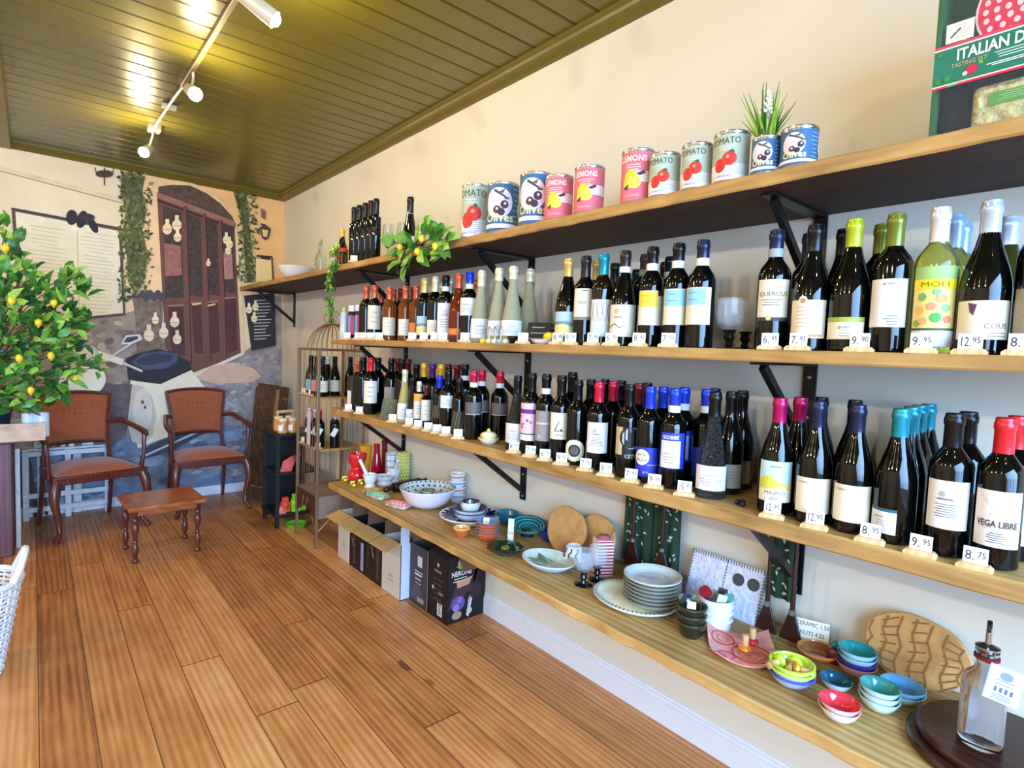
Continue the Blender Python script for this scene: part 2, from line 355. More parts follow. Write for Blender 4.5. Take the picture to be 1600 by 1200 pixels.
# ------------------------------------------------------------------ the room
FX0, FY0 = -4.2, -2.2
struct(MB().box(FX0-.1, RX+.1, FY0-.1, BY+.1, -.06, 0).build('floor', W_FLOOR))
WALLM = mat((222, 214, 195), .8, noise=.03, nscale=3, bump=.08)
struct(MB().box(RX, RX+.1, FY0, BY+.1, 0, CZ+.02).build('wall_right', WALLM))
struct(MB().box(FX0-.1, FX0, FY0, BY+.1, 0, CZ+.02).build('wall_left', WALLM))
m = MB()                                         # street front with a wide window opening
m.box(FX0, -2.2, FY0-.1, FY0, 0, CZ+.02); m.box(1.3, RX, FY0-.1, FY0, 0, CZ+.02)
m.box(-2.2, 1.3, FY0-.1, FY0, 0, .5); m.box(-2.2, 1.3, FY0-.1, FY0, 2.4, CZ+.02)
struct(m.build('wall_front', WALLM))
m = MB(); WW = mat((200, 205, 210), .4)
for x in (-2.2, -1.33, -.46, .41, 1.24): m.box(x, x+.06, FY0-.08, FY0-.02, .5, 2.4)
for z in (.5, 1.85, 2.34): m.box(-2.2, 1.3, FY0-.08, FY0-.02, z, z+.06)
struct(m.build('window_1', WW, smooth=False))
struct(MB().box(-2.2, 1.3, FY0-.052, FY0-.048, .5, 2.4).build('window_2', mat((235, 245, 250), .02, alpha=.08)))
# beaded board ceiling, painted olive, boards running across the room
CEIL = mat((102, 96, 30), .3, noise=.06, nscale=4, coat=.12)
m = MB(); prof = []; y = FY0
while y < BY+.05:
    prof += [(y, CZ), (y+.1045, CZ), (y+.108, CZ+.009), (y+.112, CZ+.009), (y+.1145, CZ+.002), (y+.117, CZ+.002), (y+.119, CZ+.009)]; y += .1205
prof.append((y, CZ)); n = len(prof)
m.add([(x, p, q) for x in (FX0, RX+.05) for p, q in prof], [(i, n+i, n+i+1, i+1) for i in range(n-1)])
m.box(FX0, RX+.05, FY0, y, CZ+.012, CZ+.05)
struct(m.build('ceiling', CEIL, smooth=False))
TRIM = mat((104, 92, 34), .35, noise=.04, nscale=5)
def cove(name, y0, y1, x, sgn):
    pr = [(0, 0), (.072, 0), (.072, -.014), (.06, -.018), (.056, -.03), (.04, -.034), (.02, -.048), (0, -.052)]
    n = len(pr); m = MB().add([(x+sgn*a, yy, CZ+b) for yy in (y0, y1) for a, b in pr], [(i, n+i, n+(i+1) % n, (i+1) % n) for i in range(n)])
    struct(m.build(name, TRIM, ang=20))
cove('trim_1', FY0, BY, RX, -1)
m = MB(); pr = [(0, 0), (.06, 0), (.06, -.014), (.048, -.018), (.03, -.034), (0, -.05)]; n = len(pr)
m.add([(xx, BY-.004-a, CZ+b) for xx in (-.16, RX-.02) for a, b in pr], [(i, n+i, n+(i+1) % n, (i+1) % n) for i in range(n)])
struct(m.build('trim_2', TRIM, ang=20))
struct(MB().box(-.42, -.105, FY0, BY, CZ-.055, CZ+.02).box(-.118, -.098, FY0, BY, CZ-.02, CZ+.02).build('trim_3', TRIM, smooth=False))
SK = mat((226, 226, 228), .5, noise=.02)
struct(MB().box(RX-.014, RX, FY0, BY, 0, .085).box(RX-.009, RX, FY0, BY, .085, .098).box(RX-.004, RX, FY0, BY, .098, .108).build('baseboard_right', SK, smooth=False))
struct(MB().box(-2, RX-.014, BY-.02, BY, 0, .05).box(-2, RX-.014, BY-.014, BY, .05, .075).build('baseboard_back', SK, smooth=False))

# ------------------------------------------------------------------ back wall with a printed street scene
struct(MB().box(FX0, RX, BY, BY+.1, 0, CZ+.02).build('wall_back', mat((236, 200, 150), .8)))
mu = MB(); mm = []; mur_n = [0]
def mur(pts, c, noise=.12, ns=14, lift=None):
    mt = mat(c, .7, noise=noise, nscale=ns)
    if mt not in mm: mm.append(mt)
    mur_n[0] += 1; yy = BY-.0005-.00002*mur_n[0] if lift is None else lift
    vs = []
    for p in pts:
        q = at(p[0], p[1], Y=BY); q.y = yy; q.z = max(.001, min(CZ, q.z)); q.x = min(RX-.001, q.x); vs.append(q)
    mu.add(vs, [tuple(range(len(vs)))], mm.index(mt))
def mline(a, b, wd, c, k=1):
    dx, dy = b[0]-a[0], b[1]-a[1]; l = math.hypot(dx, dy) or 1; nx, ny = -dy/l*wd/2, dx/l*wd/2
    mur([(a[0]+nx, a[1]+ny), (b[0]+nx, b[1]+ny), (b[0]-nx, b[1]-ny), (a[0]-nx, a[1]-ny)], c, .1)
def mell(cx, cy, rx, ry, c, n=16, rot=0, noise=.1):
    mur([(cx+rx*cos(a)*cos(rot)-ry*sin(a)*sin(rot), cy+rx*cos(a)*sin(rot)+ry*sin(a)*cos(rot)) for a in [2*pi*i/n for i in range(n)]], c, noise)
mur([(-300, 160), (450, 300), (450, 770), (-300, 890)], (238, 206, 160), .06, 3)
mur([(-300, 170), (188, 262), (186, 520), (-300, 520)], (226, 208, 174), .08, 4)
mur([(300, 282), (450, 305), (446, 520), (400, 500), (375, 380)], (240, 186, 118), .08, 4)
mur([(188, 262), (250, 275), (252, 560), (190, 560)], (234, 196, 148), .1, 5)
mur([(-300, 500), (190, 492), (250, 470), (300, 592), (372, 556), (402, 535), (425, 528), (450, 532), (450, 790), (-300, 900)], (150, 134, 122), .3, 9)
mur([(330, 592), (380, 558), (450, 545), (450, 790), (330, 790)], (148, 138, 136), .34, 16)
mur([(-60, 720), (440, 650), (440, 775), (-60, 870)], (116, 128, 146), .35, 10)
mur([(400, 470), (440, 460), (446, 540), (404, 560)], (160, 140, 130), .3, 10)
mline((0, 262), (190, 312), 5, (214, 196, 160)); mline((0, 267), (190, 317), 2, (160, 140, 110))
_st = random.getstate(); random.seed(3)
for i in range(70):
    x = random.uniform(100, 250); y = random.uniform(500, 640); mell(x, y, random.uniform(5, 13), random.uniform(3, 8), random.choice(((150, 128, 110), (172, 152, 132), (132, 110, 98), (186, 166, 144), (118, 100, 94))), 7, random.uniform(-.4, .2))
for i in range(230):
    x = random.uniform(300, 446); y = 550+(random.random()**.7)*190; k = (y-500)/110; mell(x, y, 2.2+3.2*k, 1+1.3*k, random.choice(((150, 140, 138), (168, 158, 156), (130, 122, 124), (178, 170, 168), (118, 110, 114))), 7, -.25)
for i in range(90):
    x = random.uniform(0, 390); y = random.uniform(710, 800)-.1*x; mell(x, y, random.uniform(8, 18), random.uniform(4, 9), random.choice(((104, 122, 150), (126, 142, 168), (86, 100, 122), (140, 150, 168))), 7, -.2)
random.setstate(_st)
# menu board
mur([(18, 325), (190, 356), (196, 493), (116, 500), (30, 500)], (92, 70, 52)); mur([(24, 331), (185, 361), (192, 489), (115, 497), (36, 497)], (228, 216, 186), .05)
for i in range(22):
    yy = 350+i*6.4
    for x0, x1 in ((42, 104), (124, 182)):
        a = random.uniform(0, 14); b = random.uniform(0, 16); s_ = .13*(1-i/26)
        mline((x0+a, yy+(x0-24)*s_), (x1-b, yy+(x1-24)*s_), 1.1, (198, 182, 150))
mline((120, 350), (124, 494), 1.2, (180, 160, 124))
mline((18, 326), (190, 358), 3, (66, 52, 44)); mell(112, 340, 9, 12, (38, 32, 40)); mell(128, 343, 8, 14, (30, 26, 34), rot=.3); mell(145, 352, 6, 14, (30, 26, 34), rot=-.5); mell(136, 340, 12, 6, (48, 42, 50)); mell(116, 358, 6, 4, (230, 220, 190))
# hanging iron lamp
mell(163, 272, 14, 6, (70, 52, 40)); mline((163, 262), (163, 290), 2, (60, 44, 34)); mline((148, 262), (152, 276), 1.5, (70, 52, 40)); mline((178, 262), (174, 276), 1.5, (70, 52, 40))
# door in its stone arch
mur([(232, 278), (248, 288), (256, 560), (300, 592), (382, 552), (376, 420), (368, 345), (340, 306), (300, 286), (258, 280)], (228, 196, 146), .1)
mur([(247, 292), (268, 289), (296, 290), (322, 302), (344, 318), (362, 338), (368, 350), (366, 362), (247, 312)], (84, 66, 50), .4, 30)
mur([(245, 303), (366, 350), (376, 554), (302, 582), (258, 545)], (108, 68, 56), .14, 10)
mur([(245, 300), (366, 346), (366, 354), (245, 309)], (150, 104, 84)); mur([(246, 311), (366, 356), (366, 360), (246, 315)], (62, 34, 30))
for (x0, x1, ya, yb, y2, y3) in ((254, 283, 321, 332, 464, 466), (292, 313, 334, 342, 462, 464), (321, 339, 344, 350, 460, 462), (347, 364, 352, 358, 456, 458)):
    mur([(x0, ya), (x1, yb), (x1+4, y3), (x0+4, y2)], (66, 50, 42), .5, 34)
mur([(256, 380), (282, 384), (284, 430), (258, 432)], (150, 96, 86), .25, 30); mur([(348, 394), (362, 396), (364, 436), (350, 436)], (168, 120, 108), .25, 30)
for x in (288, 318, 343): mline((x, 322+(x-288)*.4), (x+8, 572-(x-288)*.2), 4, (112, 66, 58)); mline((x+3, 322+(x-288)*.4), (x+11, 570-(x-288)*.2), 1.4, (46, 24, 24))
for x0, x1, y0 in ((262, 286, 478), (298, 314, 474), (324, 340, 472), (350, 368, 466)):
    mur([(x0, y0), (x1, y0-1), (x1+3, 556-(x0-262)*.1), (x0+6, 552)], (80, 40, 38)); mline((x0, y0), (x1, y0-1), 2, (168, 124, 104))
mline((302, 588), (380, 552), 5, (222, 206, 180)); mline((300, 476), (314, 474), 2.5, (220, 190, 140)); mline((324, 478), (336, 475), 2.5, (220, 190, 140))
mur([(304, 592), (330, 572), (365, 566), (395, 575), (408, 588), (395, 597), (340, 600)], (206, 168, 142), .08)
def flask(x, y, s_, c=(236, 214, 168)):
    mline((x, y-s_*1.3), (x, y-s_*.4), s_*.5, c); mell(x, y, s_*.62, s_*.72, c); mline((x-s_*.6, y+s_*.1), (x+s_*.6, y+s_*.1), 1.2, (190, 156, 104))
for x, y, s_ in ((261, 358, 12), (276, 352, 12), (277, 371, 10), (353, 375, 9), (358, 382, 9), (356, 392, 8), (325, 412, 6)): flask(x, y, s_)
# ivy
def ivy_strip(x0, x1, y0, y1, k, bend=0):
    for i in range(k):
        v = random.random(); x = x0+(x1-x0)*random.random()+bend*sin(v*3); y = y0+(y1-y0)*v; c = random.choice(((86, 96, 46), (110, 116, 56), (60, 70, 36), (132, 130, 70), (48, 52, 30)))
        s_ = random.uniform(2.5, 5.5); a = random.uniform(0, 6.3)
        mur([(x+s_*cos(a), y+s_*sin(a)), (x+s_*.5*cos(a+1.8), y+s_*.5*sin(a+1.8)), (x-s_*cos(a), y-s_*sin(a)), (x+s_*.5*cos(a-1.8), y+s_*.5*sin(a-1.8))], c)
mur([(190, 272), (226, 276), (222, 300), (229, 330), (222, 360), (231, 400), (224, 440), (212, 462), (200, 440), (198, 400), (190, 370), (196, 330), (188, 300)], (84, 84, 48), .4, 26)
ivy_strip(184, 236, 270, 470, 330, 2)
mur([(364, 300), (384, 304), (398, 440), (384, 442), (378, 350)], (76, 78, 40), .4, 26); ivy_strip(366, 398, 298, 440, 150, 6)
# lamp, small board on the right
mline((406, 350), (416, 354), 2.5, (70, 48, 34)); mur([(405, 356), (412, 350), (422, 358), (419, 372), (414, 376), (408, 372)], (74, 54, 40)); mur([(408, 359), (418, 360), (416, 371), (410, 370)], (232, 190, 120)); mur([(407, 326), (414, 330), (414, 344), (407, 340)], (120, 96, 84))
mline((400, 400), (424, 402), 3, (60, 44, 34)); mline((424, 402), (426, 440), 2, (70, 50, 38)); mell(414, 404, 8, 3.5, (50, 36, 30)); mur([(399, 404), (422, 407), (424, 440), (399, 440)], (238, 206, 140), .05)
mline((384, 264), (404, 270), 2, (80, 58, 40)); mell(397, 272, 8, 7, (238, 190, 120))
# chalk board with flasks
mur([(380, 462), (428, 458), (430, 540), (392, 548)], (44, 38, 36), .2)
for i in range(13): mline((396, 470+i*5), (396+random.uniform(16, 28), 469+i*5), 1.3, (190, 184, 176))
for x, y in ((388, 484), (398, 480), (396, 498)): flask(x, y, 8)
# basket stall with hanging flasks
mur([(206, 462), (256, 462), (250, 500), (262, 560), (214, 556), (212, 500)], (120, 100, 84), .45, 24); mline((198, 464), (262, 462), 4, (60, 52, 50))
for i in range(6): mell(222+i*6, 460+(i % 2)*4, 5, 7, (70, 66, 70))
for x, y, s_ in ((232, 524, 13), (255, 520, 12), (272, 503, 12), (276, 530, 11), (242, 500, 9)): flask(x, y, s_, (232, 208, 176))
# scooter: seat, leg shield, wheel, handlebar, mirror
mur([(196, 560), (214, 552), (245, 545), (270, 550), (296, 566), (300, 590), (250, 602), (200, 592)], (40, 36, 46), .15)
mur([(204, 566), (222, 552), (256, 548), (277, 553), (276, 566), (256, 576), (226, 578)], (66, 74, 96), .1); mur([(212, 563), (240, 552), (270, 555), (266, 563), (240, 570), (216, 570)], (46, 50, 70), .1)
mur([(203, 594), (250, 600), (298, 578), (322, 608), (318, 650), (300, 668), (240, 690), (215, 700), (206, 660)], (232, 218, 188), .04)
mur([(205, 600), (224, 604), (238, 622), (244, 650), (238, 680), (222, 694), (206, 690), (198, 660)], (196, 184, 168), .08); mell(222, 640, 15, 34, (214, 202, 184)); mell(222, 628, 2.5, 3, (120, 60, 50)); mell(226, 636, 2, 2.5, (90, 50, 44))
mur([(222, 700), (300, 668), (330, 655), (320, 676), (262, 706), (226, 716)], (64, 64, 74)); mline((224, 712), (322, 668), 3, (190, 190, 200))
mur([(140, 560), (168, 600), (206, 600), (196, 680), (170, 700), (160, 640)], (96, 84, 84), .3)
mell(128, 592, 37, 28, (238, 232, 214), 24, noise=.03); mell(128, 592, 32, 24, (244, 240, 224), 24, noise=.03)
mline((98, 545), (135, 552), 8, (232, 220, 196)); mline((150, 552), (192, 566), 10, (234, 224, 200)); mline((192, 567), (222, 580), 3.5, (206, 204, 206)); mell(136, 552, 18, 13, (190, 184, 176)); mell(136, 552, 13, 9, (226, 214, 190))
mline((168, 560), (206, 536), 2.5, (216, 210, 200)); mur([(188, 538), (196, 524), (218, 522), (222, 530), (204, 538)], (214, 208, 206)); mur([(192, 535), (198, 527), (214, 525), (216, 529), (202, 535)], (74, 60, 74))
mo = mu.build('wall_mural', mm, smooth=False)
tag(mo, 'printed photo mural of an old street with a wooden door, ivy and a cream scooter', 'mural')

# ------------------------------------------------------------------ shelves and brackets
Z1, Z2, Z3, Z4 = 1.794, 1.364, .954, .533
XS = 1.353
def board(x0, y0, y1, z, t, label, seed):
    rnd = random.Random(seed); m = MB(); n = int((y1-y0)/.06); vs = []
    for i in range(n+1):
        yy = y0+(y1-y0)*i/n; j = rnd.uniform(-.004, .004); k = rnd.uniform(-.0015, .0015)
        vs += [(x0+j+.004, yy, z), (x0+j, yy, z-.005+k), (x0+j+rnd.uniform(0, .003), yy, z-t+.004), (x0+j+.006, yy, z-t), (RX-.001, yy, z-t), (RX-.001, yy, z)]
    fs = []
    for i in range(n):
        for q in range(6): fs.append((i*6+q, i*6+(q+1) % 6, (i+1)*6+(q+1) % 6, (i+1)*6+q))
    fs += [tuple(range(5, -1, -1)), tuple(n*6+q for q in range(6))]
    m.add(vs, fs); m.m = [1 if (i < n*6 and i % 6 == 3) else 0 for i in range(len(fs))]; return tag(m.build('shelf_board', [W_SHELF, W_UNDERSHADE], ang=25), label, 'shelf', 'rough wooden wall shelves')  # bottom faces get the darker wood, painted shade under the shelf
YJ = at(722, 372, X=XS).y
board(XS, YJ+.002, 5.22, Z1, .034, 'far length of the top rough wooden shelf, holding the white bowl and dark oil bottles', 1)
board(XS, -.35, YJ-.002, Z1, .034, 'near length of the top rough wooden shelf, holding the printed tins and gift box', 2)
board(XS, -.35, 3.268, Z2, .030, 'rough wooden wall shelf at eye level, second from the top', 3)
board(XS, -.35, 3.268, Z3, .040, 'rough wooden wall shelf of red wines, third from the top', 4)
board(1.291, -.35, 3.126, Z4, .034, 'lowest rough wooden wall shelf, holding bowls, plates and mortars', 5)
def bracket(y, z, label, hgt=.29):
    t = thing('shelf_bracket', (RX-.001, y, z), label, 'bracket', 'black iron shelf brackets'); w_ = .019
    MB().box(-.007, 0, -w_, w_, -hgt, 0).build('wall_bar', IRON, t, bevel=.001)
    MB().box(-.335, -.007, -w_, w_, -.007, 0).build('shelf_bar', IRON, t, bevel=.001)
    m = MB(); m.tube([(-.30, 0, -.01), (-.009, 0, -hgt+.045)], .015, 4, flat=.8); m.build('strut', IRON, t, smooth=False)
    for k in (-.04, -hgt*.55, -hgt+.018): MB().lathe([(0, 0), (.0065, 0), (.005, .003), (0, .0036)], 10, M=T(-.007, 0, k, ry=-pi/2)).build('screw', mat((150, 160, 155), .35, .9), t)
    return t
for z, th, nm, ys in ((Z1, .034, 'top shelf', ((.69, 'near the small olive tins'), (1.93, 'below the first tomato tin'), (3.05, 'below the dark oil bottles'), (5.0, 'at its far end by the mural'))),
                      (Z2, .030, 'eye-level shelf', ((.69, 'nearest the camera'), (1.93, 'in the middle'), (3.05, 'at its far end'))),
                      (Z3, .040, 'red wine shelf', ((.69, 'nearest the camera, behind the hanging towel'), (1.93, 'in the middle'), (3.05, 'at its far end above the vases')))):
    for y, wh in ys: bracket(y, z-th-.0015, 'black iron bracket under the %s %s' % (nm, wh), .27 if z == Z3 else .29)

# ------------------------------------------------------------------ ceiling track and spot lamps
WARMM = mat((214, 206, 180), .35, .2)
tr = thing('lighting_track', (.6, 0, CZ), 'slim metal lighting track running along the beaded ceiling', 'light track')
MB().box(-.011, .011, -1.2, 3.42, -.022, -.001).build('track_rail', mat((136, 126, 92), .4, .3), tr, bevel=.002)
MB().tube([(0, 3.4, -.02), (-.01, 3.55, -.026), (-.012, 3.8, -.02), (-.02, 4.0, -.03), (-.02, 4.2, -.028)], .008, 8).build('flex_connector', WARMM, tr)
MB().box(-.04, .03, 3.74, 3.77, -.03, -.006).build('mounting_plate', WARMM, tr, bevel=.002); MB().box(-.045, .02, 4.17, 4.26, -.034, -.001).build('mounting_plate', WARMM, tr, bevel=.002)
def spot(y, px, py, aim, label, body=.13, watt=12):
    p = at(px, py, Z=2.47) if px else Vector((.63, y, 2.47))
    top = Vector((.6 if y < 3.5 else .58, p.y-.02 if not px else y, CZ-.032)); aim = Vector(aim).normalized()
    t = thing('track_spotlight', top, label, 'spotlight', 'spotlights on the ceiling track')
    b0 = p-top; M = Matrix.Translation(b0) @ aim.to_track_quat('Z', 'Y').to_matrix().to_4x4()
    MB().tube([(0, 0, 0), (0, 0, -.03), b0-aim*body*.6], .006, 8).build('arm', WARMM, t)
    MB().lathe([(0, -body), (.02, -body), (.026, -body+.01), (.031, 0), (.031, .004), (.027, .004), (.025, -.012), (0, -.014)], 24, M=M).build('lamp_body', WARMM, t)
    bo = MB().lathe([(0, .022), (.014, .019), (.024, .008), (.0245, 0), (.0235, -.011), (0, -.0115)], 20, M=M).build('bulb', mat((255, 226, 170), .3, emit=160), t)
    q = top+b0+aim*.05
    light('spot_glow', 'POINT', q, watt, WARM, .03)
    return t
spot(at(400, 0, Z=2.6).y, 428, 30, (.75, -.3, -.5), 'lit track spotlight nearest the camera, pointing at the wine wall', .16, 8)
spot(at(300, 118, Z=2.6).y, 305, 147, (.1, -.8, -.45), 'lit middle track spotlight at the end of the straight rail', .1)
spot(4.22, 225, 238, (-.35, -.6, -.45), 'lit farthest track spotlight, near the mural', .1, 13)
for y, wl in ((.9, 'track spotlight second from the street window'), (-.4, 'track spotlight closest to the street window')): spot(y, None, None, (.8, .1, -.6), wl, .12, 4)

# ------------------------------------------------------------------ bottles
DG = mat((6, 7, 6), .04, spec=.5); DB = mat((22, 10, 6), .05, spec=.6)
AMB = mat((196, 108, 40), .04, trans=.75, ior=1.33); ROSE = mat((150, 60, 24), .04, trans=.6, ior=1.33); PALE = mat((246, 240, 150), .03, trans=.9, ior=1.33)
FROST = mat((236, 230, 182), .2, trans=.45, ior=1.36, bump=1, nscale=260); TEXD = mat((12, 13, 12), .12, bump=1.2, nscale=170, spec=.8)
GLS = mat((240, 248, 246), .02, trans=1, ior=1.45); OLGL = mat((60, 62, 22), .05, trans=.4, ior=1.35); GOLDT = mat((226, 208, 130), .3, .5, bump=1, nscale=220)
PROF = {
 'b': ([(0, .004), (.022, .002), (.034, 0), (.0385, .004), (.0385, .182), (.0375, .194), (.033, .206), (.024, .219), (.0175, .229), (.0148, .24), (.014, .262), (.014, .299), (0, .3)], .0385),
 'g': ([(0, .004), (.026, .002), (.037, 0), (.0415, .005), (.0415, .125), (.0405, .145), (.036, .168), (.029, .192), (.0225, .213), (.0175, .235), (.0148, .255), (.0142, .299), (0, .3)], .0415),
 'c': ([(0, .004), (.03, .002), (.04, 0), (.044, .005), (.0435, .05), (.041, .075), (.034, .125), (.026, .17), (.019, .21), (.0145, .245), (.014, .299), (0, .3)], .0435),
 'o': ([(0, .004), (.02, .002), (.026, 0), (.029, .004), (.029, .205), (.027, .213), (.017, .22), (.0125, .226), (.0115, .25), (.0115, .299), (0, .3)], .029),
 'j': ([(0, .003), (.03, 0), (.034, .004), (.034, .2), (.03, .23), (.02, .245), (.02, .299), (0, .3)], .034),
}
GCACHE = {}
def glass_mesh(k, gm):
    if (k, gm.name) not in GCACHE: GCACHE[(k, gm.name)] = MB().lathe(PROF[k][0], 28).mesh('glass_body', gm)
    return GCACHE[(k, gm.name)]
CCACHE = {}
def cap_mesh(rgb, z0, metal, big=False):
    key = (rgb, z0, metal, big)
    if key not in CCACHE:
        r = .0172 if not big else .021
        CCACHE[key] = MB().lathe([(r-.0012, z0), (r, z0+.001), (r-.0004, .276), (r+.0014, .279), (r+.0014, .291), (r-.0002, .294), (r-.0006, .301), (r-.003, .3025), (0, .3025)], 20).mesh('capsule', mat(rgb, .28, .35 if metal else 0, bump=.05, nscale=80))
    return CCACHE[key]
BOTS = []
def bottle(pos, H, kind, glass, cap, lab, label, group, name='wine_bottle', cz=.232, band=None, z0=.035, z1=.125, ang=62, turn=0, big=False, tilt=0):
    s_ = H/.3; d = Vector((-pos[0], -pos[1], 0)).normalized(); rz = math.atan2(d.x, -d.y)+R(turn)
    t = thing(name, pos, label, 'bottle', group, rz); t.scale = (s_, s_, s_)
    link('glass_body', glass_mesh(kind, glass), t)
    if cap: link('capsule', cap_mesh(cap, cz, True, big), t)
    if band:
        key = ('band', band)
        if key not in CCACHE: CCACHE[key] = MB().lathe([(.0178, cz-.012), (.0182, cz-.011), (.0182, cz+.008), (.0178, cz+.009)], 20).mesh('neck_band', mat(band, .5))
        link('neck_band', CCACHE[key], t)
    if lab:
        r = PROF[kind][1]+.0004; base, el = D(lab)
        w_ = 2*r*R(ang); key = (lab, kind, z0, z1, ang)
        if key not in CCACHE:
            bg = None
            if lab == 'rosette': bg = [((1+.06*(i % 2))*cos(2*pi*i/40), .5+.5*(1+.06*(i % 2))*sin(2*pi*i/40)) for i in range(40)]; base = (232, 222, 184); el = el[1:]
            a, am, tt, tm = design(el, base, cyl_map(r, z0), w_, z1-z0, bg)
            CCACHE[key] = (a.mesh('label', am), tt.mesh('lettering', tm, False) if tt.v else None)
        lo = link('label', CCACHE[key][0], t)
        if CCACHE[key][1]: link('lettering', CCACHE[key][1], lo)
    return t
ROW = (1.432, 1.522, 1.607, 1.688)
OR, RD, CRI, NV, BK, BLU, TEAL, YEL, PUR, DRD, LIME, OLV, SILV, MAG, GLD, CW = (206, 96, 60), (214, 40, 46), (196, 30, 60), (26, 34, 62), (16, 16, 18), (30, 60, 196), (28, 136, 156), (232, 176, 40), (86, 40, 100), (110, 24, 34), (170, 190, 40), (112, 120, 40), (176, 190, 204), (170, 14, 84), (206, 170, 90), (228, 220, 180)
